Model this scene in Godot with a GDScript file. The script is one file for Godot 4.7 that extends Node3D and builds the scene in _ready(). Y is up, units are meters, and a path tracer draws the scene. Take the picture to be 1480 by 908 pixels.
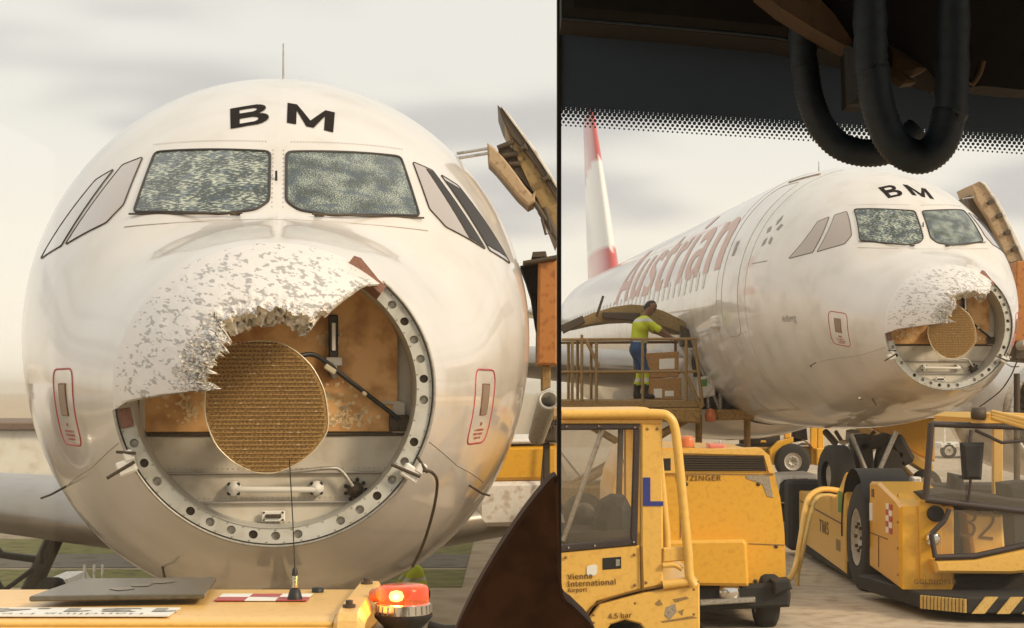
extends Node3D

const EYE := 2.4          # height of the eye over the right-hand apron
const LENS := 2400.0      # focal length, in pixels of a picture 1480 wide
const LEFT_APRON := -1.5 # the left-hand apron lies lower

var M := {}               # materials
var dice := RandomNumberGenerator.new()
var taken := {}

# ---------------------------------------------------------------- set up
func _ready() -> void:
	dice.seed = 7
	var cam := Camera3D.new()
	cam.name = "camera"
	add_child(cam)
	cam.position = Vector3(0, EYE, 0)
	cam.near = 0.05
	cam.far = 4000.0
	var tall := cam.near * 908.0 / LENS
	cam.set_frustum(tall, Vector2(0, cam.near * (565.0 - 454.0) / LENS), cam.near, cam.far)
	cam.current = true

	var env := Environment.new()
	env.background_mode = Environment.BG_SKY
	var sky := Sky.new()
	var pano := PanoramaSkyMaterial.new()
	pano.panorama = sky_picture()
	sky.sky_material = pano
	env.sky = sky
	env.ambient_light_source = Environment.AMBIENT_SOURCE_SKY
	env.tonemap_mode = Environment.TONE_MAPPER_LINEAR
	env.tonemap_exposure = 1.16
	env.sdfgi_enabled = true
	env.ssao_enabled = true
	env.ssil_enabled = true
	env.fog_enabled = true
	env.fog_density = 0.0008
	env.fog_light_color = Color(0.96, 0.92, 0.85)
	var we := WorldEnvironment.new()
	we.name = "surroundings"
	we.environment = env
	add_child(we)

	var sun := DirectionalLight3D.new()
	sun.name = "sun"
	sun.light_energy = 0.8
	sun.light_color = Color(1.0, 0.92, 0.80)
	sun.light_angular_distance = 12.0
	sun.shadow_enabled = true
	add_child(sun)
	sun.look_at_from_position(Vector3(20, 15, 7), Vector3(0, 0, -6))

	make_materials()
	build_ground()
	build_far_left()
	# the two airliners
	build_airliner("port", Vector3(-1.10, EYE + 0.47, -7.65), 7.5, false)
	build_airliner("three_quarter", Vector3(5.60, EYE + 1.29, -19.95), 5.1, true)
	build_door_left()
	build_stairs_left()
	build_right_stairs()
	build_lift()
	build_background_vehicles()
	build_tractor()
	build_power_unit()
	build_cab_truck()
	build_front_cowl()
	build_cab()

# ---------------------------------------------------------------- naming
func thing(called: String, label: String, category: String, at := Vector3.ZERO, group := "") -> Node3D:
	var o := Node3D.new()
	o.name = numbered(called)
	add_child(o)
	o.position = at
	tag(o, label, category, group)
	return o

func numbered(called: String) -> String:
	if not taken.has(called):
		taken[called] = 0
		return called
	taken[called] += 1
	return "%s_%03d" % [called, taken[called]]

func tag(o: Node, label: String, category := "", group := "") -> void:
	o.set_meta("label", label)
	if category != "":
		o.set_meta("category", category)
	if group != "":
		o.set_meta("group", group)

# commits st as ONE mesh; positions were given in world axes under a thing that only moved, so the thing's place is taken off
func part(called: String, st: SurfaceTool, m: Material, parent: Node3D, local := false) -> MeshInstance3D:
	st.generate_normals()
	var o := MeshInstance3D.new()
	o.name = called
	o.mesh = st.commit()
	o.material_override = m
	parent.add_child(o, true)
	if not local:
		var p := Vector3.ZERO
		var q: Node3D = parent
		while q != self and q != null:
			p += q.position
			q = q.get_parent() as Node3D
		o.position = -p
	return o

func struct(called: String, st: SurfaceTool, m: Material, parent: Node3D = null) -> MeshInstance3D:
	var o := part(called, st, m, self if parent == null else parent, true)
	if parent == null:
		o.set_meta("kind", "structure")
	return o

# ---------------------------------------------------------------- geometry
func mb(smooth := false) -> SurfaceTool:
	var st := SurfaceTool.new()
	st.begin(Mesh.PRIMITIVE_TRIANGLES)
	st.set_smooth_group(0 if smooth else -1)
	return st

func tri(st: SurfaceTool, a: Vector3, b: Vector3, c: Vector3, out: Vector3) -> void:
	if (a - c).cross(a - b).dot(out) < 0.0:
		var t := b
		b = c
		c = t
	st.add_vertex(a)
	st.add_vertex(b)
	st.add_vertex(c)

func quad(st: SurfaceTool, a: Vector3, b: Vector3, c: Vector3, d: Vector3, out: Vector3) -> void:
	tri(st, a, b, c, out)
	tri(st, a, c, d, out)

# a box with chamfered edges
func box(st: SurfaceTool, c: Vector3, size: Vector3, bev := 0.01, turn := Basis()) -> void:
	st.set_smooth_group(-1)
	var h := size * 0.5
	bev = minf(bev, minf(h.x, minf(h.y, h.z)) * 0.6)
	var i := h - Vector3.ONE * bev
	for ax in 3:
		for s in [-1.0, 1.0]:
			var n := Vector3.ZERO
			n[ax] = s
			var u := (ax + 1) % 3
			var v := (ax + 2) % 3
			var q := []
			for k in [[-1, -1], [1, -1], [1, 1], [-1, 1]]:
				var p := Vector3.ZERO
				p[ax] = s * h[ax]
				p[u] = k[0] * i[u]
				p[v] = k[1] * i[v]
				q.append(c + turn * p)
			quad(st, q[0], q[1], q[2], q[3], turn * n)
	if bev <= 0.0005:
		return
	for ax in 3:
		var u := (ax + 1) % 3
		var v := (ax + 2) % 3
		for a in [-1.0, 1.0]:
			for b in [-1.0, 1.0]:
				var q := []
				for k in [[-1.0, 0], [1.0, 0], [1.0, 1], [-1.0, 1]]:
					var p := Vector3.ZERO
					p[ax] = k[0] * i[ax]
					p[u] = a * (h[u] if k[1] == 0 else i[u])
					p[v] = b * (i[v] if k[1] == 0 else h[v])
					q.append(c + turn * p)
				var n := Vector3.ZERO
				n[u] = a
				n[v] = b
				quad(st, q[0], q[1], q[2], q[3], turn * n)
	for x in [-1.0, 1.0]:
		for y in [-1.0, 1.0]:
			for z in [-1.0, 1.0]:
				var s := Vector3(x, y, z)
				tri(st, c + turn * (s * Vector3(h.x, i.y, i.z)), c + turn * (s * Vector3(i.x, h.y, i.z)), c + turn * (s * Vector3(i.x, i.y, h.z)), turn * s)

# rows of points joined into a smooth sheet
func sheet(st: SurfaceTool, rows: Array, uv := false, smooth := true, colours: Array = []) -> void:
	st.set_smooth_group(0 if smooth else -1)
	var nr := rows.size()
	for r in nr - 1:
		var a: PackedVector3Array = rows[r]
		var b: PackedVector3Array = rows[r + 1]
		var nc := a.size()
		for c in nc - 1:
			var ids := [[r, c], [r, c + 1], [r + 1, c + 1], [r, c], [r + 1, c + 1], [r + 1, c]]
			var ps := [a[c], a[c + 1], b[c + 1], a[c], b[c + 1], b[c]]
			for k in 6:
				if uv:
					st.set_uv(Vector2(float(ids[k][1]) / (nc - 1), float(ids[k][0]) / (nr - 1)))
				if colours.size():
					st.set_color(colours[ids[k][0]][ids[k][1]])
				st.add_vertex(ps[k])

func side_of(d: Vector3) -> Vector3:
	var u := d.cross(Vector3.UP)
	if u.length() < 0.05:
		u = d.cross(Vector3.RIGHT)
	return u.normalized()

# a round tube through the points; radii may vary
func tube(st: SurfaceTool, pts: Array, r, sides := 10, caps := true, closed := false) -> void:
	var n := pts.size()
	var rows := []
	var u := Vector3.ZERO
	for i in n:
		var a: Vector3 = pts[maxi(i - 1, 0)]
		var b: Vector3 = pts[mini(i + 1, n - 1)]
		if closed:
			a = pts[(i - 1 + n) % n]
			b = pts[(i + 1) % n]
		var d := (b - a).normalized()
		if i == 0:
			u = side_of(d)
		else:
			u = (u - d * u.dot(d)).normalized()
		var v := d.cross(u)
		var rad: float = r[i] if r is Array else r
		var row := PackedVector3Array()
		for k in sides + 1:
			var t := TAU * k / sides
			row.append(pts[i] + (u * cos(t) + v * sin(t)) * rad)
		rows.append(row)
	if closed:
		rows.append(rows[0])
	sheet(st, rows)
	if caps and not closed:
		st.set_smooth_group(-1)
		for e in [0, n - 1]:
			var row: PackedVector3Array = rows[e]
			var out: Vector3 = (pts[0] - pts[1]) if e == 0 else (pts[n - 1] - pts[n - 2])
			for k in sides:
				tri(st, pts[e], row[k], row[k + 1], out)

func bar(st: SurfaceTool, a: Vector3, b: Vector3, r: float, sides := 10) -> void:
	tube(st, [a, b], r, sides)

func curve(pts: Array, steps := 6, closed := false) -> Array:
	var out := []
	var n := pts.size()
	for i in (n if closed else n - 1):
		var p0: Vector3 = pts[(i - 1 + n) % n] if closed else pts[maxi(i - 1, 0)]
		var p1: Vector3 = pts[i]
		var p2: Vector3 = pts[(i + 1) % n]
		var p3: Vector3 = pts[(i + 2) % n] if closed else pts[mini(i + 2, n - 1)]
		for k in steps:
			out.append(p1.cubic_interpolate(p2, p0, p3, float(k) / steps))
	if not closed:
		out.append(pts[n - 1])
	return out

# profile [[along, radius]...] turned about the axis
func lathe(st: SurfaceTool, at: Vector3, axis: Vector3, profile: Array, sides := 24, smooth := true) -> void:
	var d := axis.normalized()
	var u := side_of(d)
	var v := d.cross(u)
	var rows := []
	for p in profile:
		var row := PackedVector3Array()
		for k in sides + 1:
			var t := TAU * k / sides
			row.append(at + d * p[0] + (u * cos(t) + v * sin(t)) * maxf(p[1], 0.0001))
		rows.append(row)
	if smooth:
		sheet(st, rows)
	else:
		for i in rows.size() - 1:
			st.set_smooth_group(i + 1)
			var a: PackedVector3Array = rows[i]
			var b: PackedVector3Array = rows[i + 1]
			for c in sides:
				st.add_vertex(a[c]); st.add_vertex(a[c + 1]); st.add_vertex(b[c + 1])
				st.add_vertex(a[c]); st.add_vertex(b[c + 1]); st.add_vertex(b[c])

func inset(poly: PackedVector2Array, by: float) -> PackedVector2Array:
	var n := poly.size()
	var area := 0.0
	for i in n:
		area += poly[i].cross(poly[(i + 1) % n])
	var s := 1.0 if area > 0.0 else -1.0
	var out := PackedVector2Array()
	for i in n:
		var e1 := (poly[i] - poly[(i - 1 + n) % n]).normalized()
		var e2 := (poly[(i + 1) % n] - poly[i]).normalized()
		var n1 := Vector2(-e1.y, e1.x) * s
		var n2 := Vector2(-e2.y, e2.x) * s
		var b := n1 + n2
		var den := maxf(0.35, 1.0 + n1.dot(n2))
		out.append(poly[i] + b / den * by)
	return out

# an outline in x and y given thickness along z from z0 (back) to z1 (front), front and back edges chamfered
func prism(st: SurfaceTool, poly: PackedVector2Array, z0: float, z1: float, bev := 0.008, xf := Transform3D()) -> void:
	st.set_smooth_group(-1)
	var inner := inset(poly, bev)
	var idx := Geometry2D.triangulate_polygon(inner)
	if idx.is_empty():
		inner = poly
		idx = Geometry2D.triangulate_polygon(poly)
	var fz := xf.basis * Vector3(0, 0, 1)
	for i in range(0, idx.size(), 3):
		var a := inner[idx[i]]
		var b := inner[idx[i + 1]]
		var c := inner[idx[i + 2]]
		tri(st, xf * Vector3(a.x, a.y, z1), xf * Vector3(b.x, b.y, z1), xf * Vector3(c.x, c.y, z1), fz)
		tri(st, xf * Vector3(a.x, a.y, z0), xf * Vector3(b.x, b.y, z0), xf * Vector3(c.x, c.y, z0), -fz)
	var n := poly.size()
	var area := 0.0
	for i in n:
		area += poly[i].cross(poly[(i + 1) % n])
	var s := -1.0 if area > 0.0 else 1.0
	for i in n:
		var j := (i + 1) % n
		var e := poly[j] - poly[i]
		var o := xf.basis * Vector3(-e.y * s, e.x * s, 0)
		quad(st, xf * v3(poly[i], z0 + bev), xf * v3(poly[j], z0 + bev), xf * v3(poly[j], z1 - bev), xf * v3(poly[i], z1 - bev), o)
		quad(st, xf * v3(poly[i], z1 - bev), xf * v3(poly[j], z1 - bev), xf * v3(inner[j], z1), xf * v3(inner[i], z1), o + fz * e.length())
		quad(st, xf * v3(poly[i], z0 + bev), xf * v3(poly[j], z0 + bev), xf * v3(inner[j], z0), xf * v3(inner[i], z0), o - fz * e.length())

func v3(p: Vector2, z: float) -> Vector3:
	return Vector3(p.x, p.y, z)

# a point at that depth in front of the eye
func at(px: float, py: float, d: float) -> Vector3:
	return Vector3((px - 740.0) / LENS * d, EYE + (565.0 - py) / LENS * d, -d)

func flat(list: Array, d: float) -> PackedVector2Array:
	var out := PackedVector2Array()
	for p in list:
		var q := at(p[0], p[1], d)
		out.append(Vector2(q.x, q.y))
	return out

# outline given by directions from the eye, standing upright at depth d, that thick
func slab(st: SurfaceTool, list: Array, d: float, thick: float, bev := 0.01) -> void:
	prism(st, flat(list, d), -d - thick, -d, bev)

func rounded(w: float, h: float, r: float, steps := 4) -> PackedVector2Array:
	var out := PackedVector2Array()
	for k in 4:
		var c := Vector2((w / 2 - r) * [1, -1, -1, 1][k], (h / 2 - r) * [1, 1, -1, -1][k])
		for i in steps + 1:
			var t := PI / 2 * (k + float(i) / steps)
			out.append(c + Vector2(cos(t), sin(t)) * r)
	return out

# lettering as flat triangles in x and y, centred
func letters(text: String, height: float, bold := true, face := "Droid Sans", wide := 1.0) -> Array:
	var tm := TextMesh.new()
	var f := SystemFont.new()
	f.font_names = PackedStringArray([face])
	f.font_weight = 700 if bold else 400
	tm.font = f
	tm.text = text
	tm.font_size = 64
	tm.pixel_size = 0.01
	tm.depth = 0.0
	var arr := tm.get_mesh_arrays()
	var v: PackedVector3Array = arr[Mesh.ARRAY_VERTEX]
	var idx: PackedInt32Array = arr[Mesh.ARRAY_INDEX] if arr[Mesh.ARRAY_INDEX] != null else PackedInt32Array(range(v.size()))
	var lo := Vector2(1e9, 1e9)
	var hi := -lo
	for p in v:
		lo = lo.min(Vector2(p.x, p.y))
		hi = hi.max(Vector2(p.x, p.y))
	var k := height / (hi.y - lo.y)
	var out := []
	for i in idx:
		var p := (Vector2(v[i].x, v[i].y) - (lo + hi) * 0.5) * k
		out.append(Vector2(p.x * wide, p.y))
	return out

# triangles sorted into the characters (connected shapes) they belong to
func characters(ps: Array) -> Array:
	var boss := {}
	var find := func(k: Vector2i) -> Vector2i:
		while boss[k] != k:
			k = boss[k]
		return k
	var key := func(p: Vector2) -> Vector2i: return Vector2i((p * 20000.0).round())
	for i in range(0, ps.size(), 3):
		for e in 3:
			var k: Vector2i = key.call(ps[i + e])
			if not boss.has(k):
				boss[k] = k
			boss[find.call(k)] = find.call(key.call(ps[i]))
	var sets := {}
	for i in range(0, ps.size(), 3):
		var k: Vector2i = find.call(key.call(ps[i]))
		if not sets.has(k):
			sets[k] = []
		sets[k].append_array([ps[i], ps[i + 1], ps[i + 2]])
	return sets.values()

func print_flat(called: String, text: String, height: float, m: Material, parent: Node3D, xf: Transform3D, bold := true, face := "Droid Sans", wide := 1.0) -> void:
	for ps in characters(letters(text, height, bold, face, wide)):
		var st := mb()
		for i in range(0, ps.size(), 3):
			tri(st, xf * v3(ps[i], 0), xf * v3(ps[i + 1], 0), xf * v3(ps[i + 2], 0), xf.basis.z)
		part(called, st, m, parent)

# ---------------------------------------------------------------- materials
func noise(freq: float, octaves := 4, kind := FastNoiseLite.TYPE_SIMPLEX_SMOOTH, sd := 1) -> FastNoiseLite:
	var n := FastNoiseLite.new()
	n.noise_type = kind
	n.frequency = freq
	n.fractal_octaves = octaves
	n.seed = sd
	return n

func ramp_texture(freq: float, stops: Array, size := 512, sd := 1, octaves := 5) -> NoiseTexture2D:
	var t := NoiseTexture2D.new()
	t.width = size
	t.height = size
	t.seamless = true
	t.noise = noise(freq, octaves, FastNoiseLite.TYPE_SIMPLEX_SMOOTH, sd)
	var g := Gradient.new()
	var offs := PackedFloat32Array()
	var cols := PackedColorArray()
	for s in stops:
		offs.append(s[0])
		cols.append(s[1])
	g.offsets = offs
	g.colors = cols
	t.color_ramp = g
	return t

func lin(r: float, g: float, b: float, a := 1.0) -> Color:
	var c := Color(r, g, b).linear_to_srgb()
	c.a = a
	return c

func mat(called: String, c: Color, rough := 0.6, metal := 0.0, wear: Texture2D = null, scale := 1.0) -> StandardMaterial3D:
	var m := StandardMaterial3D.new()
	m.resource_name = called
	m.albedo_color = c
	m.roughness = rough
	m.metallic = metal
	m.cull_mode = BaseMaterial3D.CULL_DISABLED
	if wear:
		m.albedo_texture = wear
		m.uv1_triplanar = true
		m.uv1_scale = Vector3.ONE * scale
	M[called] = m
	return m

func make_materials() -> void:
	var soft := ramp_texture(0.012, [[0.0, Color(0.86, 0.84, 0.80)], [0.45, Color(0.97, 0.96, 0.94)], [1.0, Color(1, 1, 1)]], 512, 3)
	var grime := ramp_texture(0.02, [[0.0, Color(0.76, 0.70, 0.62)], [0.28, Color(0.90, 0.87, 0.82)], [0.5, Color(1, 1, 1)], [1.0, Color(0.96, 0.95, 0.93)]], 512, 5)
	var worn := ramp_texture(0.03, [[0.0, Color(0.62, 0.58, 0.54)], [0.28, Color(0.86, 0.85, 0.83)], [0.6, Color(1, 1, 1)]], 512, 8)
	var white := mat("white paint", lin(0.73, 0.685, 0.645), 0.32, 0.0, soft, 0.25)
	white.clearcoat_enabled = true
	white.clearcoat = 0.8
	white.clearcoat_roughness = 0.06
	mat("matt white", lin(0.72, 0.69, 0.64), 0.55, 0.0, grime, 0.6)
	mat("wing grey", lin(0.36, 0.33, 0.30), 0.28, 0.5, soft, 0.3)
	mat("bare metal", lin(0.55, 0.52, 0.48), 0.28, 1.0, worn, 1.0)
	mat("dull metal", lin(0.42, 0.40, 0.36), 0.5, 0.6, grime, 2.0)
	mat("primer", lin(0.64, 0.59, 0.50), 0.5, 0.0, soft, 0.8)
	mat("ring primer", lin(0.56, 0.56, 0.52), 0.45, 0.0, soft, 1.0)
	mat("frame edge", lin(0.24, 0.11, 0.07), 0.6, 0.0, grime, 4.0)
	mat("tan panel", lin(0.80, 0.46, 0.18), 0.6, 0.0, ramp_texture(0.011, [[0.0, Color(0.72, 0.62, 0.52)], [0.4, Color(0.9, 0.87, 0.82)], [0.62, Color(1, 1, 1)], [0.70, Color(1.0, 1.0, 1.0)], [1.0, Color(1, 1, 1)]], 512, 21), 0.8)
	mat("pale blotch", lin(0.86, 0.64, 0.36), 0.8)
	mat("dark rubber", lin(0.022, 0.02, 0.018), 0.75, 0.0, worn, 2.0)
	mat("black", lin(0.016, 0.014, 0.013), 0.5)
	mat("ink", lin(0.018, 0.013, 0.012), 0.8)
	M["ink"].metallic_specular = 0.15
	mat("seal", lin(0.035, 0.028, 0.024), 0.6)
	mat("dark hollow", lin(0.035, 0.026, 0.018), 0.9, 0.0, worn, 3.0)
	mat("red print", lin(0.42, 0.06, 0.06), 0.5)
	mat("faded red", lin(0.64, 0.44, 0.395), 0.45, 0.0, soft, 0.5)
	mat("grey print", lin(0.30, 0.27, 0.24), 0.5)
	mat("pale window", lin(0.55, 0.51, 0.47), 0.2)
	mat("panel line", lin(0.42, 0.38, 0.34), 0.6)
	mat("plate tan", lin(0.34, 0.24, 0.17), 0.45, 0.3, worn, 8.0)
	mat("antenna gold", lin(0.50, 0.32, 0.125), 0.38, 0.35, ramp_texture(0.05, [[0.0, Color(0.62, 0.58, 0.5)], [0.5, Color(0.95, 0.93, 0.9)], [1.0, Color(1, 1, 1)]], 512, 31), 2.0)
	mat("antenna slot", lin(0.18, 0.10, 0.03), 0.7)
	mat("bright edge", lin(0.7, 0.6, 0.42), 0.35, 0.4)
	mat("torn fibre", lin(0.74, 0.71, 0.65), 0.9, 0.0, ramp_texture(0.06, [[0.0, Color(0.3, 0.28, 0.28)], [0.30, Color(0.62, 0.6, 0.57)], [0.40, Color(0.95, 0.93, 0.9)], [1.0, Color(1, 1, 1)]], 512, 41), 3.5)
	mat("torn edge", lin(0.76, 0.70, 0.60), 0.9, 0.0, grime, 3.0)
	var chips := ramp_texture(0.022, [[0.0, Color(0.42, 0.30, 0.20)], [0.035, Color(0.55, 0.40, 0.26)], [0.05, Color(0.93, 0.91, 0.88)], [0.5, Color(1, 1, 1)], [1.0, Color(0.96, 0.95, 0.92)]], 1024, 15, 6)
	var yel := mat("yellow paint", lin(0.74, 0.39, 0.030), 0.34, 0.0, chips, 0.45)
	yel.clearcoat_enabled = true
	yel.clearcoat = 0.35
	yel.clearcoat_roughness = 0.2
	var pale := mat("pale yellow paint", lin(0.79, 0.47, 0.10), 0.38, 0.0, chips, 0.7)
	pale.clearcoat_enabled = true
	pale.clearcoat = 0.25
	pale.clearcoat_roughness = 0.25
	mat("deck yellow", lin(0.82, 0.50, 0.16), 0.32, 0.0, chips, 1.3)
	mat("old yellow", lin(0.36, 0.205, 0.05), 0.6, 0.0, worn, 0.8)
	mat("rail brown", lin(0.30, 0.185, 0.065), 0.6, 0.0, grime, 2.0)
	mat("orange brown", lin(0.42, 0.165, 0.035), 0.5, 0.0, grime, 1.0)
	mat("khaki", lin(0.30, 0.20, 0.075), 0.6, 0.0, grime, 1.5)
	mat("cover tan", lin(0.42, 0.30, 0.18), 0.6, 0.0, grime, 1.5)
	mat("mechanism", lin(0.075, 0.05, 0.028), 0.6, 0.0, worn, 5.0)
	mat("blue print", lin(0.03, 0.04, 0.22), 0.5)
	mat("brown print", lin(0.16, 0.075, 0.012), 0.6)
	mat("white print", lin(0.78, 0.75, 0.68), 0.5)
	mat("green print", lin(0.10, 0.24, 0.05), 0.6)
	mat("grey patch", lin(0.36, 0.30, 0.22), 0.7, 0.0, worn, 3.0)
	mat("window frame", lin(0.05, 0.035, 0.032), 0.5, 0.0, worn, 4.0)
	mat("cardboard", lin(0.40, 0.22, 0.08), 0.8, 0.0, grime, 2.0)
	mat("tyre", lin(0.03, 0.026, 0.022), 0.85, 0.0, worn, 3.0)
	mat("rim", lin(0.48, 0.44, 0.38), 0.5, 0.3, grime, 3.0)
	mat("hazard black", lin(0.05, 0.032, 0.016), 0.6)
	mat("hazard yellow", lin(0.62, 0.42, 0.13), 0.5, 0.0, grime, 3.0)
	mat("concrete", lin(0.46, 0.36, 0.235), 0.85, 0.0, ramp_texture(0.008, [[0.0, Color(0.78, 0.75, 0.72)], [0.4, Color(0.92, 0.91, 0.89)], [1.0, Color(1, 1, 1)]], 1024, 51, 7), 0.11)
	mat("slab concrete", lin(0.55, 0.46, 0.34), 0.85, 0.0, ramp_texture(0.012, [[0.0, Color(0.70, 0.66, 0.62)], [0.35, Color(0.9, 0.88, 0.86)], [1.0, Color(1, 1, 1)]], 1024, 52, 7), 0.23)
	M["slab concrete"].uv1_world_triplanar = true
	mat("joint", lin(0.09, 0.07, 0.055), 0.9)
	mat("grass", lin(0.19, 0.175, 0.04), 0.95, 0.0, worn, 0.1)
	mat("asphalt", lin(0.17, 0.145, 0.11), 0.9, 0.0, grime, 0.1)
	mat("pale wall", lin(0.80, 0.76, 0.68), 0.8, 0.0, soft, 0.2)
	mat("brown roof", lin(0.15, 0.085, 0.045), 0.7, 0.0, grime, 0.4)
	mat("cab plastic", lin(0.03, 0.033, 0.04), 0.7, 0.0, ramp_texture(0.03, [[0.0, Color(0.7, 0.7, 0.7)], [1.0, Color(1, 1, 1)]], 256, 61), 3.0)
	mat("headliner", lin(0.006, 0.0035, 0.004), 0.85, 0.0, worn, 3.0)
	mat("frit", lin(0.065, 0.095, 0.15), 0.4)
	mat("hose", lin(0.014, 0.026, 0.043), 0.55, 0.0, worn, 6.0)
	mat("tan trim", lin(0.085, 0.05, 0.028), 0.75, 0.0, grime, 6.0)
	mat("bolster", lin(0.10, 0.042, 0.018), 0.9, 0.0, worn, 2.0)
	mat("skin", lin(0.20, 0.11, 0.07), 0.6)
	mat("hatch grey", lin(0.13, 0.115, 0.085), 0.22, 0.2, grime, 2.0)
	mat("chrome", lin(0.7, 0.68, 0.64), 0.16, 1.0)
	var person := mat("clothes and skin", Color.WHITE, 0.75)
	person.vertex_color_use_as_albedo = true
	var fin := mat("fin paint", Color.WHITE, 0.32)
	fin.vertex_color_use_as_albedo = true
	fin.clearcoat_enabled = true
	fin.clearcoat = 0.6
	fin.clearcoat_roughness = 0.1
	var glass := mat("clear glass", Color(0.9, 0.92, 0.9, 0.015), 0.02)
	glass.transparency = BaseMaterial3D.TRANSPARENCY_ALPHA
	var dusty := mat("cab glass", Color(0.6, 0.56, 0.48, 0.08), 0.05)
	dusty.transparency = BaseMaterial3D.TRANSPARENCY_ALPHA
	var sidew := mat("cockpit glass", lin(0.36, 0.28, 0.225), 0.05)  # beige of the reflected sky and ground is put into this colour
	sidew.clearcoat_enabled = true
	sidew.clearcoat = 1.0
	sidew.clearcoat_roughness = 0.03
	mat("dark glass", lin(0.02, 0.014, 0.010), 0.35)
	M["dark glass"].metallic_specular = 0.2
	crazed("crazed glass streaky", 71, 2.6)
	crazed("crazed glass fine", 72, 1.0)
	radome_paint()
	var lens := mat("red lens", lin(0.80, 0.12, 0.035, 0.45), 0.15)
	lens.transparency = BaseMaterial3D.TRANSPARENCY_ALPHA
	mat("lamp red", lin(0.62, 0.20, 0.15), 0.3)
	mat("lamp orange", lin(0.62, 0.17, 0.05), 0.25)
	var glow := mat("beacon glow", lin(1.0, 0.62, 0.16), 0.5)
	glow.emission_enabled = true
	glow.emission = lin(1.0, 0.55, 0.12)
	glow.emission_energy_multiplier = 5.0

# crazed windscreen: a milky net of cracks and pale flakes over dark glass; tint and flakes lie in the pane itself
func crazed(called: String, sd: int, stretch: float) -> void:
	var size := 512
	var im := Image.create(size, size, false, Image.FORMAT_RGB8)
	var cells := noise(0.045, 2, FastNoiseLite.TYPE_CELLULAR, sd)
	cells.cellular_return_type = FastNoiseLite.RETURN_DISTANCE2_SUB
	var fine := noise(0.075 if stretch > 2.0 else 0.11, 4, FastNoiseLite.TYPE_SIMPLEX, sd + 1)
	var broad := noise(0.006, 3, FastNoiseLite.TYPE_SIMPLEX, sd + 2)
	var hue := noise(0.02, 2, FastNoiseLite.TYPE_SIMPLEX, sd + 3)
	for y in size:
		for x in size:
			var u := x + 0.55 * y * (1.0 if stretch > 2.0 else 0.0)
			var f := fine.get_noise_2d(u / stretch, y * 1.1) + 0.35 * fine.get_noise_2d(x * 2.1, y * 2.3)
			var b := broad.get_noise_2d(x, y)
			var c := cells.get_noise_2d(x, y)
			var h := 0.5 + 0.5 * hue.get_noise_2d(x, y)
			var dark := Color(0.20, 0.24, 0.26).lerp(Color(0.27, 0.29, 0.24), h)
			var mid := Color(0.38, 0.41, 0.37).lerp(Color(0.33, 0.39, 0.40), h)
			var pale := Color(0.76, 0.77, 0.69)
			var k := smoothstep(-0.4, 0.3, f + b * 0.9)
			var col := dark.lerp(mid, k)
			col = col.lerp(pale, smoothstep(0.08, 0.50, f + b * 0.45) * (0.95 if stretch > 2.0 else 0.75))
			col = col.lerp(Color(0.22, 0.27, 0.33), smoothstep(0.25, 0.6, broad.get_noise_2d(x + 900, y * 1.4)) * 0.5)
			if c > -0.06 + 0.02 * b and stretch < 2.0:
				col = col.lerp(pale, 0.2)
			im.set_pixel(x, y, col)
	var m := mat(called, Color.WHITE, 0.18)
	m.albedo_texture = ImageTexture.create_from_image(im)

# the radome's paint: hail has chipped the white coat down to grey, more of it nearer the torn edge
func radome_paint() -> void:
	var size := 1024
	var im := Image.create(size, size, false, Image.FORMAT_RGB8)
	var a := noise(0.024, 2, FastNoiseLite.TYPE_SIMPLEX, 81)
	var b := noise(0.06, 2, FastNoiseLite.TYPE_SIMPLEX, 82)
	var big := noise(0.006, 2, FastNoiseLite.TYPE_SIMPLEX, 83)
	var cr := noise(0.03, 3, FastNoiseLite.TYPE_SIMPLEX, 84)
	var white := Color(0.875, 0.85, 0.825)
	var grey := Color(0.70, 0.68, 0.655)
	for y in size:
		for x in size:
			var p := Vector2(x, y) / size * 2.0 - Vector2.ONE
			var r := p.length()
			var u := x * 0.66 + y * 0.42
			var v := y * 1.25 - x * 0.5
			var f := a.get_noise_2d(u, v) * 0.85 + 0.62 * b.get_noise_2d(u, v) + 0.3 * big.get_noise_2d(x, y)
			var edge := smoothstep(0.99, 0.80, r)
			var cut := lerpf(0.80, 0.33, edge) - 0.06 * smoothstep(0.75, 0.45, r)
			var col := white
			if f > cut:
				col = grey.lerp(Color(0.64, 0.62, 0.60), clampf((f - cut) * 2.0, 0, 1))
			# near the hole the skin is crazed: dark splits with a blue-grey tinge
			var near := smoothstep(0.60, 0.42, r)
			var s := absf(cr.get_noise_2d(u * 1.1, v * 1.9))
			if s < 0.055 * near:
				col = Color(0.20, 0.19, 0.20)
			elif s < 0.12 * near:
				col = col.lerp(Color(0.46, 0.46, 0.50), 0.7)
			im.set_pixel(x, y, col)
	var m := mat("radome paint", Color.WHITE, 0.5)
	m.albedo_texture = ImageTexture.create_from_image(im)
	m.clearcoat_enabled = true
	m.clearcoat = 0.3
	m.clearcoat_roughness = 0.25

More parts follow.
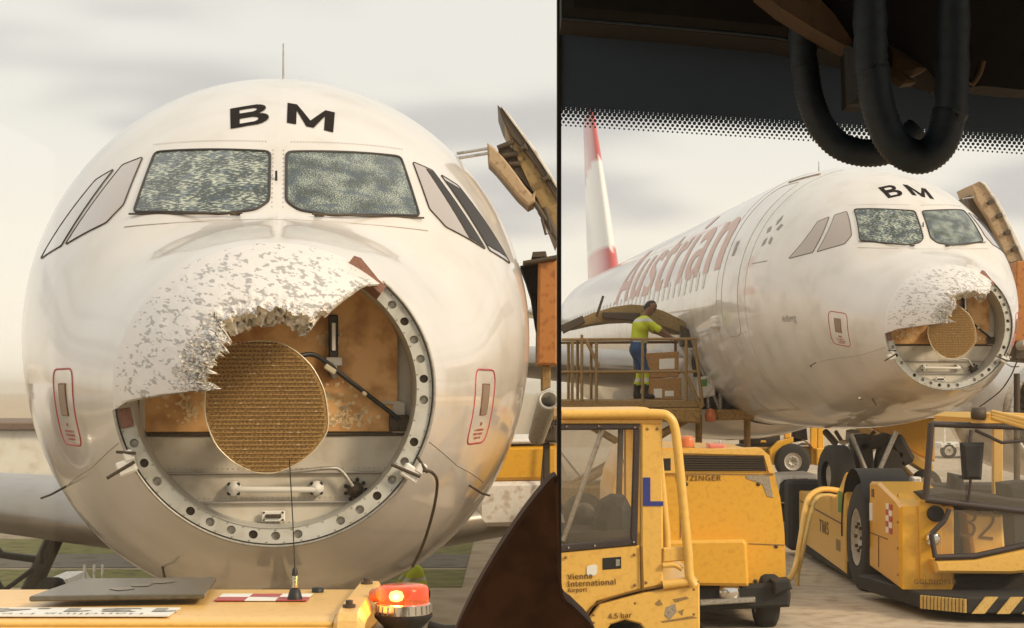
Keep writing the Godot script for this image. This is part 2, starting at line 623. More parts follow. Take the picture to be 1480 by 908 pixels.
# ---------------------------------------------------------------- sky
func sky_picture() -> ImageTexture:
	var w := 1024
	var h := 512
	var im := Image.create(w, h, false, Image.FORMAT_RGBF)
	var n := noise(1.6, 5, FastNoiseLite.TYPE_SIMPLEX_SMOOTH, 11)
	var n2 := noise(3.4, 4, FastNoiseLite.TYPE_SIMPLEX_SMOOTH, 12)
	for y in h:
		var el := (0.5 - (y + 0.5) / h) * PI
		for x in w:
			var az := ((x + 0.5) / w - 0.5) * TAU   # 0 looks along -z
			var d := Vector3(sin(az) * cos(el), sin(el), -cos(az) * cos(el))
			var s := maxf(d.y, 0.0)
			var q := d / (s + 0.22)
			var c := n.get_noise_3d(q.x * 0.5, q.y * 2.2, q.z * 0.5) + 0.4 * n2.get_noise_3d(q.x * 0.5, q.y * 3.0, q.z * 0.5)
			# long flat layers low in the sky
			c = c * 0.35 + 1.05 * n2.get_noise_3d(d.x * 0.55 + 3.4, d.y * 4.6, d.z * 0.55) * smoothstep(0.34, 0.16, s)
			var thick := smoothstep(-0.02, 0.30, c)
			# bright thin overcast, grey where the cloud is thick; warmer towards the horizon, brighter overhead
			var lowc := Color(0.92, 0.845, 0.70)
			var upc := Color(0.78, 0.765, 0.70)
			var base := lowc.lerp(upc, smoothstep(0.02, 0.20, s))
			var g := Color(0.50, 0.485, 0.475)
			var k := base.lerp(g, thick * 0.75)
			var boost := 1.0 + 0.12 * smoothstep(0.3, 0.95, s)
			im.set_pixel(x, y, Color(k.r * boost, k.g * boost, k.b * boost))
	return ImageTexture.create_from_image(im)

# ---------------------------------------------------------------- ground
func edge_x(z: float) -> float:
	return 0.15 + 0.015 * absf(z)

func ground_y(x: float, z: float) -> float:
	var u := x - edge_x(z)
	return lerpf(LEFT_APRON, 0.0, clampf(u / 0.7, 0, 1))

func build_ground() -> void:
	var st := mb()
	var us := [-900.0, -300.0, -90.0, -40.0, -20.0, -10.0, -5.0, -2.0, -0.5, 0.0, 0.35, 0.7, 2.0, 6.0, 15.0, 40.0, 90.0, 300.0, 900.0]
	var zs := [120.0, 40.0, 10.0, 0.0, -6.0, -12.0, -20.0, -30.0, -45.0, -70.0, -110.0, -180.0, -300.0, -600.0, -1200.0, -2400.0]
	var rows := []
	for z in zs:
		var row := PackedVector3Array()
		for u in us:
			var x: float = u + edge_x(minf(z, 0.0))
			row.append(Vector3(x, ground_y(x, minf(z, 0.0)), z))
		rows.append(row)
	sheet(st, rows, false, false)
	var g := struct("apron", st, M["concrete"])
	g.set_meta("label", "pale concrete airport apron stepping down to the left")
	# concrete slabs of the right-hand apron, each its own piece, with sealed joints between
	var bx := mb()
	box(bx, Vector3.ZERO, Vector3(4.975, 0.06, 4.975), 0.012)
	bx.generate_normals()
	var sm := bx.commit()
	var tones := []
	for k in 4:
		var m: StandardMaterial3D = M["slab concrete"].duplicate()
		var t: float = [1.0, 0.965, 0.93, 1.0][k]
		m.albedo_color = Color(m.albedo_color.r * t, m.albedo_color.g * t, m.albedo_color.b * t)
		m.uv1_offset = Vector3(k * 0.37, k * 0.21, k * 0.53)
		tones.append(m)
	for i in 7:
		for j in 13:
			var o := MeshInstance3D.new()
			o.name = "concrete_slab"
			o.mesh = sm
			o.material_override = tones[dice.randi() % 4]
			o.position = Vector3(4.4 + i * 5.0, 0.004, -7.0 - j * 5.0)
			g.add_child(o, true)
	var js := mb()
	for i in 8:
		box(js, Vector3(1.9 + i * 5.0, 0.012, -37.0), Vector3(0.03, 0.024, 65.0), 0.0)
	for j in 14:
		box(js, Vector3(19.4, 0.011, -4.5 - j * 5.0), Vector3(35.0, 0.022, 0.03), 0.0)
	var jm := part("joint_sealant", js, M["joint"], g, true)
	jm.set_meta("kind", "stuff")
	# the grass and taxiway strips beyond the left-hand apron
	for s in [[-34.5, 3.2, "grass", "grass_strip", "strip of dry grass nearest the left apron"], [-41.5, 4.0, "grass", "grass_strip", "strip of dry grass beyond the narrow taxiway"], [-38.0, 3.0, "asphalt", "taxiway", "narrow taxiway between the two grass strips"], [-60.0, 20.0, "asphalt", "runway", "broad grey runway strip beyond the left grass"]]:
		var t := mb()
		box(t, Vector3(-60.0, LEFT_APRON + 0.006, s[0]), Vector3(118.0, 0.02, s[1]), 0.0)
		var o := struct(s[3], t, M[s[2]])
		o.name = numbered(s[3])
		o.set_meta("label", s[4])

func build_far_left() -> void:
	# shed added so this strip looks as pale as sky; roof mimics the tailplane
	var d := 58.0
	var r := thing("standin_shed", "added low pale shed standing in for bright sky and tailplane, far left", "shed", Vector3(at(-60, 0, d).x, LEFT_APRON, -d))
	var st := mb()
	slab(st, [[-260, 622], [130, 622], [130, 728], [-260, 728]], d, 9.0, 0.03)
	part("wall", st, M["pale wall"], r)
	st = mb()
	slab(st, [[-270, 611], [136, 611], [136, 622], [-270, 622]], d - 0.3, 9.6, 0.04)
	part("roof", st, M["brown roof"], r)
	# white van far left, between gear leg and fuselage
	d = 31.0
	var van := thing("parked_van", "small white van parked behind the left airliner's wing", "van", Vector3(at(80, 0, d).x, LEFT_APRON, -d))
	st = mb(true)
	var prof := flat([[54, 874], [54, 846], [62, 840], [92, 839], [99, 851], [103, 860], [103, 874]], d)
	prism(st, prof, -d - 1.7, -d, 0.06)
	part("body", st, M["matt white"], van)
	st = mb()
	slab(st, [[88, 843], [92, 843], [98, 854], [90, 854]], d - 0.01, 0.03, 0.004)
	part("window", st, M["dark glass"], van)
	for x in [63, 94]:
		st = mb(true)
		var c := at(x, 872, d)
		lathe(st, c + Vector3(0, 0, 0.02), Vector3(0, 0, -1), [[0, 0.0], [0, 0.06], [0.02, 0.075], [0.12, 0.075], [0.14, 0.0]], 16, false)
		part("wheel", st, M["tyre"], van)
	# low pale posts on the grass
	for x in [122, 136, 148]:
		st = mb()
		var b := at(x, 835, 31.5)
		b.y = LEFT_APRON
		box(st, b + Vector3(0, 0.30, 0), Vector3(0.05, 0.6, 0.05), 0.01)
		var o := part("marker_post", st, M["matt white"], self, true)
		o.name = numbered("marker_post")
		tag(o, ["leftmost of the three short pale posts on the far left grass", "middle one of the three short pale posts on the grass", "short pale post on the grass nearest the fuselage"][[122, 136, 148].find(x)], "post", "marker posts on the grass")
	# crouching worker seen past the fuselage on the right
	var wb := at(610, 893, 28.5)
	wb.y = LEFT_APRON
	var w := thing("person", "person in yellow hi-vis vest crouching under the left airliner", "person", wb)
	build_crouching(w)

# ---------------------------------------------------------------- airliner
const S := [0.0, 0.04, 0.12, 0.3, 0.6, 1.0, 1.5, 1.9, 2.3, 2.75, 3.4, 4.2, 5.0, 6.0, 7.0, 27.0, 30.0, 33.0, 36.0, 37.5]
const TOP := [-0.45, -0.29, -0.16, 0.0, 0.16, 0.30, 0.43, 0.53, 0.80, 1.09, 1.42, 1.72, 1.90, 2.02, 2.07, 2.07, 2.07, 1.98, 1.75, 1.5]
const BOT := [-0.45, -0.61, -0.74, -0.93, -1.12, -1.28, -1.45, -1.56, -1.66, -1.75, -1.86, -1.95, -2.01, -2.05, -2.07, -2.07, -1.75, -0.9, 0.2, 0.95]
const WID := [0.0, 0.17, 0.30, 0.48, 0.66, 0.83, 1.02, 1.17, 1.31, 1.45, 1.63, 1.79, 1.89, 1.955, 1.975, 1.975, 1.85, 1.4, 0.75, 0.25]
const MID := [-0.45, -0.45, -0.45, -0.455, -0.46, -0.46, -0.44, -0.40, -0.35, -0.29, -0.2, -0.1, -0.04, 0.0, 0.0, 0.0, 0.15, 0.5, 0.96, 1.22]
var slopes := {}
var droop := Vector2.ZERO   # how far this airframe's cabin sits from its nose ring

func slope_of(ys: Array) -> Array:
	if slopes.has(ys):
		return slopes[ys]
	var m := []
	var n := S.size()
	var d := []
	for i in n - 1:
		d.append((ys[i + 1] - ys[i]) / (S[i + 1] - S[i]))
	for i in n:
		if i == 0:
			m.append(d[0])
		elif i == n - 1:
			m.append(d[n - 2])
		elif d[i - 1] * d[i] <= 0.0:
			m.append(0.0)
		else:
			var h0: float = S[i] - S[i - 1]
			var h1: float = S[i + 1] - S[i]
			var w1 := 2 * h1 + h0
			var w2 := h1 + 2 * h0
			m.append((w1 + w2) / (w1 / d[i - 1] + w2 / d[i]))
	slopes[ys] = m
	return m

func glide(ys: Array, s: float) -> float:
	var m := slope_of(ys)
	s = clampf(s, S[0], S[-1])
	var i := 0
	while i < S.size() - 2 and s > S[i + 1]:
		i += 1
	var h: float = S[i + 1] - S[i]
	var u: float = (s - S[i]) / h
	var a := 1.0 - u
	return (1.0 + 2.0 * u) * a * a * ys[i] + u * a * a * h * m[i] + u * u * (3.0 - 2.0 * u) * ys[i + 1] - u * u * a * h * m[i + 1]

func section(s: float) -> Array:
	return [glide(TOP, s), glide(BOT, s), glide(WID, s), glide(MID, s)]

func on_section(c: Array, s: float, phi: float) -> Vector3:
	var co := cos(phi)
	var sn := sin(phi)
	var y: float = c[3] + ((c[0] - c[3]) if co > 0.0 else (c[3] - c[1])) * co
	var e := 1.0
	if co < 0.0:
		e = 1.0 - 0.16 * clampf((s - 1.0) / 2.0, 0, 1) * clampf((30.0 - s) / 4.0, 0, 1) * clampf(-co * 3.0, 0, 1)
	var x: float = c[2] * signf(sn) * pow(absf(sn), e)
	var k := smoothstep(1.0, 3.0, s)
	return Vector3(x + droop.x * k, y + droop.y * k, -s)

func skin(s: float, phi: float) -> Vector3:
	return on_section(section(s), s, phi)

# the skin behind a point of the front view (before droop)
func from_front(p: Vector2) -> Vector3:
	var lo := 1.0
	var hi := 7.0
	for i in 22:
		var s := (lo + hi) * 0.5
		var c := section(s)
		var q: float = 1.0 - pow(p.x / c[2], 2)
		var inside: bool = q > 0.0 and p.y < c[3] + (c[0] - c[3]) * sqrt(q)
		if inside:
			hi = s
		else:
			lo = s
	var k := smoothstep(1.0, 3.0, hi)
	return Vector3(p.x + droop.x * k, p.y + droop.y * k, -hi)

# the skin beside a point of the side view; p = (station, height)
func from_side(p: Vector2, side: float) -> Vector3:
	var c := section(p.x)
	var co: float
	if p.y > c[3]:
		co = clampf((p.y - c[3]) / (c[0] - c[3]), -1, 1)
	else:
		co = -clampf((c[3] - p.y) / (c[3] - c[1]), -1, 1)
	return on_section(c, p.x, side * acos(co))

func lifted(f: Callable, p: Vector2, by: float) -> Vector3:
	var q: Vector3 = f.call(p)
	var e := 0.01
	var u: Vector3 = f.call(p + Vector2(e, 0)) - f.call(p - Vector2(e, 0))
	var v: Vector3 = f.call(p + Vector2(0, e)) - f.call(p - Vector2(0, e))
	var n := u.cross(v).normalized()
	var away := Vector3(q.x, q.y + 0.2, maxf(0.0, q.z + 3.2))
	if n.dot(away) < 0.0:
		n = -n
	return q + n * by

func cut_small(out: Array, a: Vector2, b: Vector2, c: Vector2, most: float) -> void:
	var ab := a.distance_to(b)
	var bc := b.distance_to(c)
	var ca := c.distance_to(a)
	var m := maxf(ab, maxf(bc, ca))
	if m <= most:
		out.append_array([a, b, c])
	elif m == ab:
		var h := (a + b) * 0.5
		cut_small(out, a, h, c, most)
		cut_small(out, h, b, c, most)
	elif m == bc:
		var h := (b + c) * 0.5
		cut_small(out, a, b, h, most)
		cut_small(out, a, h, c, most)
	else:
		var h := (c + a) * 0.5
		cut_small(out, a, b, h, most)
		cut_small(out, h, b, c, most)

# triangles of the plane laid on the skin, that far proud
func lay(st: SurfaceTool, tris: Array, f: Callable, by: float, most := 0.08, lo := Vector2.ZERO, span := Vector2.ZERO) -> void:
	st.set_smooth_group(0)
	var all := []
	for i in range(0, tris.size(), 3):
		cut_small(all, tris[i], tris[i + 1], tris[i + 2], most)
	var seen := {}
	for i in range(0, all.size(), 3):
		var q := []
		for k in 3:
			var p: Vector2 = all[i + k]
			if not seen.has(p):
				seen[p] = lifted(f, p, by)
			q.append(seen[p])
		var out := Vector3(q[0].x, q[0].y + 0.2, maxf(0.0, q[0].z + 3.2))
		var order := [0, 1, 2]
		if (q[0] - q[2]).cross(q[0] - q[1]).dot(out) < 0.0:
			order = [0, 2, 1]
		for k in order:
			if span != Vector2.ZERO:
				var p: Vector2 = all[i + k]
				st.set_uv(Vector2((p.x - lo.x) / span.x, 1.0 - (p.y - lo.y) / span.y))
			st.add_vertex(q[k])

func poly_tris(poly: PackedVector2Array) -> Array:
	var out := []
	for i in Geometry2D.triangulate_polygon(poly):
		out.append(poly[i])
	return out

# the outline as a bead that runs on the skin
func bead(st: SurfaceTool, poly: PackedVector2Array, f: Callable, r: float, closed := true, by := 0.0, step := 0.05) -> void:
	var pts := []
	var n := poly.size()
	for i in (n if closed else n - 1):
		var a := poly[i]
		var b := poly[(i + 1) % n]
		var k := maxi(1, int(ceil(a.distance_to(b) / step)))
		for j in k:
			pts.append(lifted(f, a.lerp(b, float(j) / k), by))
	if not closed:
		pts.append(lifted(f, poly[n - 1], by))
	tube(st, pts, r, 6, true, closed)

func soften(poly: Array, r: float, steps := 3) -> PackedVector2Array:
	var out := PackedVector2Array()
	var n := poly.size()
	for i in n:
		var p: Vector2 = poly[i]
		var a: Vector2 = poly[(i - 1 + n) % n]
		var b: Vector2 = poly[(i + 1) % n]
		var ra := minf(r, p.distance_to(a) * 0.4)
		var rb := minf(r, p.distance_to(b) * 0.4)
		var p0 := p + (a - p).normalized() * ra
		var p2 := p + (b - p).normalized() * rb
		for k in steps + 1:
			var t := float(k) / steps
			out.append(p0.lerp(p, t).lerp(p.lerp(p2, t), t))
	return out

func mirror(poly: PackedVector2Array, sx: float) -> PackedVector2Array:
	var out := PackedVector2Array()
	for p in poly:
		out.append(Vector2(p.x * sx, p.y))
	return out

const HOLE := [[-97.5, 0.992], [-95.2, 0.80], [-94.5, 0.61], [-93.6, 0.34], [-93.3, 0.16], [-93.0, 0.10], [-89.5, 0.105], [-86.0, 0.135], [-80.5, 0.157], [-72.5, 0.135], [-62.5, 0.132], [-51.5, 0.132], [-41.5, 0.157], [-37.2, 0.20], [-29.0, 0.215], [-14.5, 0.195], [2.5, 0.20], [16.0, 0.185], [25.0, 0.19], [31.0, 0.25], [34.0, 0.345], [36.0, 0.48], [37.7, 0.668], [39.5, 0.78], [43.0, 0.97]]

# a point of the nose ring's flange: its angle from the right, its radius, its place along the nose
func ring_pt(ang: float, rad: float, z: float) -> Vector3:
	var p := skin(1.0, PI / 2 - ang)
	return Vector3(p.x * rad / 0.83, -0.46 + (p.y + 0.46) * rad / 0.83, z)

func hole_at(deg: float) -> float:
	if deg <= HOLE[0][0] or deg >= HOLE[-1][0]:
		return 1.0
	for i in HOLE.size() - 1:
		if deg <= HOLE[i + 1][0]:
			return lerpf(HOLE[i][1], HOLE[i + 1][1], (deg - HOLE[i][0]) / (HOLE[i + 1][0] - HOLE[i][0]))
	return 1.0

func airfoil(chord: float, thick: float, n := 18) -> PackedVector2Array:
	# x backwards from the leading edge, y up
	var up := PackedVector2Array()
	var dn := PackedVector2Array()
	for i in n + 1:
		var x := 0.5 * (1.0 - cos(PI * i / n))
		var t := 5.0 * thick * (0.2969 * sqrt(x) - 0.126 * x - 0.3516 * x * x + 0.2843 * pow(x, 3) - 0.1036 * pow(x, 4))
		up.append(Vector2(x * chord, t * chord * 1.1))
		dn.append(Vector2(x * chord, -t * chord * 0.9))
	var out := PackedVector2Array()
	for i in range(n, -1, -1):
		out.append(up[i])
	for i in range(1, n + 1):
		out.append(dn[i])
	return out

# stations: [span position, leading edge, height, chord, thickness]
func loft(st: SurfaceTool, stations: Array, side: float, upright := false, steps := 4) -> void:
	var rows := []
	for i in stations.size() - 1:
		for k in steps + (1 if i == stations.size() - 2 else 0):
			var t := float(k) / steps
			var q := []
			for j in 5:
				q.append(lerpf(stations[i][j], stations[i + 1][j], t))
			var row := PackedVector3Array()
			for p in airfoil(q[3], q[4]):
				if upright:
					row.append(Vector3(p.y, q[0], -(q[1] + p.x)))
				else:
					row.append(Vector3(side * q[0], q[2] + p.y, -(q[1] + p.x)))
			rows.append(row)
	sheet(st, rows)
	st.set_smooth_group(-1)
	var last: PackedVector3Array = rows[-1]
	var mid := (last[0] + last[last.size() / 2]) * 0.5
	for i in last.size() - 1:
		tri(st, mid, last[i], last[i + 1], Vector3(0, 1, 0) if upright else Vector3(side, 0, 0))

func build_airliner(which: String, place: Vector3, yaw: float, right_one: bool) -> void:
	droop = Vector2(0.17, 0.17) if right_one else Vector2.ZERO
	var root := thing("airliner", "white airliner seen three-quarter, red and white fin, Austrian in red" if right_one else "white airliner seen head-on with crazed windscreens, left of the black bar", "airliner", place, "white airliners with torn nose cones")
	root.rotation_degrees.y = yaw
	var st: SurfaceTool
	# --- fuselage
	st = mb(true)
	var stations := []
	for i in 49:
		stations.append(1.0 + 6.0 * pow(i / 48.0, 1.15))
	for i in range(1, 11):
		stations.append(7.0 + 2.0 * i)
	for i in range(1, 22):
		stations.append(27.0 + 0.5 * i)
	var rows := []
	for s in stations:
		var c := section(s)
		var row := PackedVector3Array()
		for k in 97:
			row.append(on_section(c, s, TAU * k / 96.0))
		rows.append(row)
	sheet(st, rows)
	var fus := part("fuselage", st, M["white paint"], root, true)
	# --- what the torn radome leaves
	st = mb(true)
	var back := mb(true)
	rows = []
	var rows_in := []
	var jag := noise(9.0, 2, FastNoiseLite.TYPE_SIMPLEX, 91)
	var lump := noise(5.0, 3, FastNoiseLite.TYPE_SIMPLEX, 92)
	var angles := []
	var a := -97.5
	while a <= 43.01:
		angles.append(a)
		a += 0.5
	var uvs := []
	for deg in angles:
		var h := hole_at(deg)
		var tear := smoothstep(0.9, 0.5, h)
		h = clampf(h + (jag.get_noise_1d(deg * 0.009) * 0.05 + jag.get_noise_1d(deg * 0.024 + 50.0) * 0.045) * tear * (0.4 + h * 2.0) * (0.22 if deg > -34.0 and deg < 27.0 else 1.0), 0.06, 0.999)
		var row := PackedVector3Array()
		var row2 := PackedVector3Array()
		for k in 31:
			var t := pow(k / 30.0, 1.5)
			var s := lerpf(h, 1.0, t)
			var p := skin(s, deg_to_rad(deg))
			var q := skin(minf(s + 0.01, 1.0), deg_to_rad(deg))
			var out := Vector3(p.x, p.y + 0.45, 0.35 + 0.4 * (1.0 - s)).normalized()
			# hail has crumpled the skin near the edge
			var w := smoothstep(0.16, 0.0, s - h) * tear
			p += out * (lump.get_noise_3d(p.x * 2.2, p.y * 2.2, p.z * 2.0) * 0.05 * w - 0.015 * w)
			p += out * lump.get_noise_3d(p.x * 0.9 + 9.0, p.y * 0.9, p.z) * 0.006 * smoothstep(1.0, 0.8, s)
			row.append(p)
			row2.append(p - out * (0.012 + 0.03 * smoothstep(0.9, 0.3, s)))
		rows.append(row)
		rows_in.append(row2)
	st.set_smooth_group(0)
	for r in rows.size() - 1:
		for c in 30:
			for id in [[r, c], [r, c + 1], [r + 1, c + 1], [r, c], [r + 1, c + 1], [r + 1, c]]:
				var p: Vector3 = rows[id[0]][id[1]]
				st.set_uv(Vector2(p.x / 1.68 + 0.5, 0.5 - (p.y + 0.49) / 1.68))
				st.add_vertex(p)
	var radome := part("radome", st, M["radome paint"], root, true)
	radome.set_meta("label", "torn radome chipped grey by hail, its lower half gone")
	sheet(back, rows_in)
	var rim_rows := []
	for r in rows.size():
		rim_rows.append(PackedVector3Array([rows[r][0], (rows[r][0] + rows_in[r][0]) * 0.5 + Vector3(0, 0.004, 0.006), rows_in[r][0]]))
	sheet(back, rim_rows, false, false)
	part("radome_inside", back, M["torn edge"], radome, true)
	# loose laminate and core hanging on the torn edge
	st = mb(true)
	var roll := mb(true)
	var under := []
	for r in range(0, rows.size()):
		var deg: float = angles[r]
		var p: Vector3 = rows[r][0]
		var hang := smoothstep(-44.0, -30.0, deg) * smoothstep(36.0, 24.0, deg)
		if hang > 0.02:
			var row := PackedVector3Array()
			for k in 9:
				var t := k / 8.0
				var drop := (0.070 + 0.03 * jag.get_noise_1d(deg * 0.008)) * hang
				var q := p + Vector3(0, -drop * t, -0.03 * sin(t * PI) - 0.10 * t)
				q += Vector3(jag.get_noise_2d(deg * 0.011, t * 0.25), jag.get_noise_2d(deg * 0.011 + 30.0, t * 0.25), jag.get_noise_2d(deg * 0.011 + 60.0, t * 0.2)) * 0.05 * hang * sin(t * PI * 0.9 + 0.2)
				row.append(q + Vector3(0, 0, 0.012))
			under.append(row)
	if under.size() > 2:
		sheet(roll, under)
		part("hanging_core", roll, M["torn edge"], radome, true)
	# shreds along the left of the tear
	st = mb(false)
	for i in 330:
		var deg := dice.randf_range(-93.0, -36.0)
		if i > 290:
			deg = dice.randf_range(27.0, 38.0)
		var h := hole_at(deg)
		var band := 0.16 if deg < -36.0 else 0.07
		var s := h + band * pow(dice.randf(), 1.6) - 0.012
		var p := skin(maxf(s, 0.05), deg_to_rad(deg))
		var out := Vector3(p.x, p.y + 0.45, 0.5).normalized()
		var u := Vector3(dice.randf_range(-1, 1), dice.randf_range(-1, 1), dice.randf_range(-0.4, 0.6)).normalized()
		var v := out.cross(u).normalized()
		var len := dice.randf_range(0.006, 0.018) if i <= 290 else 0.008
		var wd := dice.randf_range(0.004, 0.012)
		p += out * dice.randf_range(-0.008, 0.007)
		tri(st, p - v * wd, p + v * wd, p + u * len + out * dice.randf_range(-0.004, 0.009), out)
		tri(st, p - v * wd, p + v * wd, p - u * len * 0.6 + out * 0.004, out)
	var shred := part("torn_fibres", st, M["torn fibre"], radome, true)
	shred.set_meta("kind", "stuff")
	# --- nose ring with its lightening holes
	var cy := -0.49
	st = mb(true)
	rows = []
	for q in [[-1.34, 0.733], [-1.03, 0.733], [-1.006, 0.7365]]:
		var row := PackedVector3Array()
		for k in 97:
			row.append(ring_pt(TAU * k / 96.0, q[1], q[0]))
		rows.append(row)
	sheet(st, rows)
	var ring := part("nose_ring", st, M["ring primer"], root, true)
	st = mb(false)
	var nh := 42
	for i in nh:
		var t0 := TAU * i / nh
		var t1 := TAU * (i + 1) / nh
		var tm := (t0 + t1) * 0.5
		var solid: bool = i % 7 == 5
		var ctr := ring_pt(tm, 0.776, -1.012)
		var loop_in := []
		var loop_out := []
		var hx := 0.5 * (t1 - t0)
		for k in 20:
			# round the cell's edge, five steps a side, corners included
			var e := (k % 5) / 5.0 * 2.0 - 1.0
			var cell: Vector2 = [Vector2(1, e), Vector2(-e, 1), Vector2(-1, -e), Vector2(e, -1)][k / 5]
			var ang := tm + cell.x * hx
			var rad := 0.776 + cell.y * 0.041
			loop_out.append(ring_pt(ang, rad, -1.012))
			var b := atan2(cell.y * 0.041, cell.x * hx * 0.776)
			var hr := 0.0 if solid else 0.0235
			var ang2 := tm + cos(b) * hr / 0.776
			var rad2 := 0.776 + sin(b) * hr
			loop_in.append(ring_pt(ang2, rad2, -1.012))
		for k in 20:
			var k2 := (k + 1) % 20
			if solid:
				tri(st, ctr, loop_out[k], loop_out[k2], Vector3(0, 0, 1))
			else:
				quad(st, loop_in[k], loop_out[k], loop_out[k2], loop_in[k2], Vector3(0, 0, 1))
				var bk := Vector3(0, 0, -0.03)
				quad(st, loop_in[k], loop_in[k2], loop_in[k2] + bk, loop_in[k] + bk, ctr - loop_in[k])
	part("ring_flange", st, M["ring primer"], ring, true)
	for i in nh:
		if i % 7 == 5:
			continue
		var tm := TAU * (i + 0.5) / nh
		st = mb(true)
		lathe(st, ring_pt(tm, 0.776, -1.040), Vector3(0, 0, 1), [[0.0, 0.028], [0.004, 0.0]], 14)
		part("lightening_hole", st, M["dull metal"] if (i * 7) % 3 else M["mechanism"], ring, true)
	# rivets and bolts on the flange
	st = mb(false)
	for i in 112:
		var tm := TAU * i / 112.0
		var rr := 0.809 if i % 2 else 0.745
		box(st, ring_pt(tm, rr, -1.010), Vector3.ONE * 0.007, 0.002)
	var rv := part("rivet", st, M["dull metal"], ring, true)
	rv.set_meta("kind", "stuff")
	# outer lip, and scraped edge
	st = mb(true)
	var lip := []
	for i in 96:
		lip.append(skin(1.0, deg_to_rad(lerpf(42.0, 262.5, i / 95.0))) + Vector3(0, 0, 0.003))
	tube(st, lip, 0.008, 8)
	part("ring_lip", st, M["dull metal"], ring, true)
	st = mb(true)
	var fold := []
	for d in [[46, 0.0], [42, 0.0], [38, 0.02], [34, 0.045], [31, 0.035]]:
		var p := skin(0.985, deg_to_rad(d[0]))
		fold.append(PackedVector3Array([p + Vector3(-0.02, 0.005, 0.0), p + Vector3(-0.02, 0.01 + d[1], 0.05), p + Vector3(-0.05, -0.03 + d[1], 0.06), p + Vector3(-0.07, -0.06, 0.01)]))
	sheet(st, fold, false, false)
	part("bent_flange", st, M["frame edge"], ring, true)
	st = mb(false)
	box(st, Vector3(-0.765, cy - 0.12, -1.004), Vector3(0.065, 0.10, 0.012), 0.004, Basis(Vector3(0, 0, 1), 0.2))
	part("rust_patch", st, M["frame edge"], ring, true)
	# --- the bulkhead behind
	st = mb(true)
	lathe(st, Vector3(0, cy, -1.36), Vector3(0, 0, 1), [[0.0, 0.0], [0.0, 0.80]], 64)
	var bulk := part("bulkhead", st, M["primer"], root, true)
	var R := 0.732
	var split := -0.705
	# upper tan panels
	st = mb(false)
	var up := PackedVector2Array()
	for i in 41:
		var t := lerpf(-0.28, PI + 0.28, i / 40.0)
		up.append(Vector2(cos(t) * R, cy + sin(t) * R))
	var cut := PackedVector2Array()
	for p in up:
		cut.append(Vector2(clampf(p.x, -0.70, 0.655), maxf(p.y, split + 0.012)))
	cut = clean(cut)
	prism(st, cut, -1.35, -1.315, 0.004)
	part("upper_panel", st, M["tan panel"], bulk, true)
	# pale scuffs on the panel
	for q in [[-0.45, -0.56, 0.20, 0.10], [0.33, -0.58, 0.13, 0.19], [0.29, -0.19, 0.07, 0.05], [0.38, -0.63, 0.17, 0.07], [0.05, 0.12, 0.09, 0.03]]:
		st = mb(false)
		for i in 60:
			var c := Vector2(q[0] + dice.randfn(0, 0.45) * q[2], q[1] + dice.randfn(0, 0.45) * q[3])
			if c.y < split + 0.04 or Vector2(c.x, c.y - cy).length() > 0.67 or c.x > 0.63:
				continue
			var rad := dice.randf_range(0.004, 0.017)
			var pl := PackedVector2Array()
			for k in 7:
				pl.append(c + Vector2.from_angle(TAU * k / 7.0) * rad * dice.randf_range(0.6, 1.3))
			for i3 in range(1, 6):
				tri(st, v3(pl[0], -1.3135), v3(pl[i3], -1.3135), v3(pl[i3 + 1], -1.3135), Vector3(0, 0, 1))
		var sc := part("scuff", st, M["pale blotch"], bulk, true)
		sc.set_meta("kind", "stuff")
	# dark seal between panels
	st = mb(false)
	box(st, Vector3(0, split, -1.318), Vector3(1.36, 0.016, 0.03), 0.004)
	part("panel_seal", st, M["mechanism"], bulk, true)
	st = mb(false)
	box(st, Vector3(0.66, split + 0.09, -1.312), Vector3(0.07, 0.17, 0.02), 0.004)
	part("panel_edge", st, M["primer"], bulk, true)
	st = mb(false)
	box(st, Vector3(0.615, split + 0.17, -1.308), Vector3(0.10, 0.016, 0.02), 0.003)
	part("panel_edge", st, M["primer"], bulk, true)
	st = mb(false)
	box(st, Vector3(-0.71, split + 0.17, -1.312), Vector3(0.03, 0.30, 0.02), 0.004)
	part("panel_edge", st, M["primer"], bulk, true)
	# lower sheets, each lapping over the next
	var ys := [split - 0.008, split - 0.212, split - 0.370, split - 0.500, split - 0.60]
	for i in 4:
		st = mb(false)
		var y0: float = ys[i]
		var y1: float = ys[i + 1]
		var w0 := sqrt(maxf(R * R - pow(y0 - cy, 2), 0.0))
		var w1 := sqrt(maxf(R * R - pow(y1 - cy, 2), 0.0001))
		prism(st, PackedVector2Array([Vector2(-w0, y0), Vector2(w0, y0), Vector2(w1, y1), Vector2(-w1, y1)]), -1.36, -1.318 + 0.012 * i, 0.005)
		part("bulkhead_sheet", st, M["primer"], bulk, true)
		st = mb(false)
		box(st, Vector3(0, y1 + 0.006, -1.296 + 0.012 * i), Vector3(w1 * 2.0 - 0.02, 0.011, 0.03), 0.003)
		part("stiffener", st, M["panel line"], bulk, true)
		st = mb(false)
		var n := int(w1 * 2.0 / 0.028)
		for k in n:
			box(st, Vector3(-w1 + 0.03 + k * 0.028, y1 + 0.028, -1.316 + 0.012 * i), Vector3(0.006, 0.006, 0.004), 0.001)
		var rr := part("rivet", st, M["dull metal"], bulk, true)
		rr.set_meta("kind", "stuff")
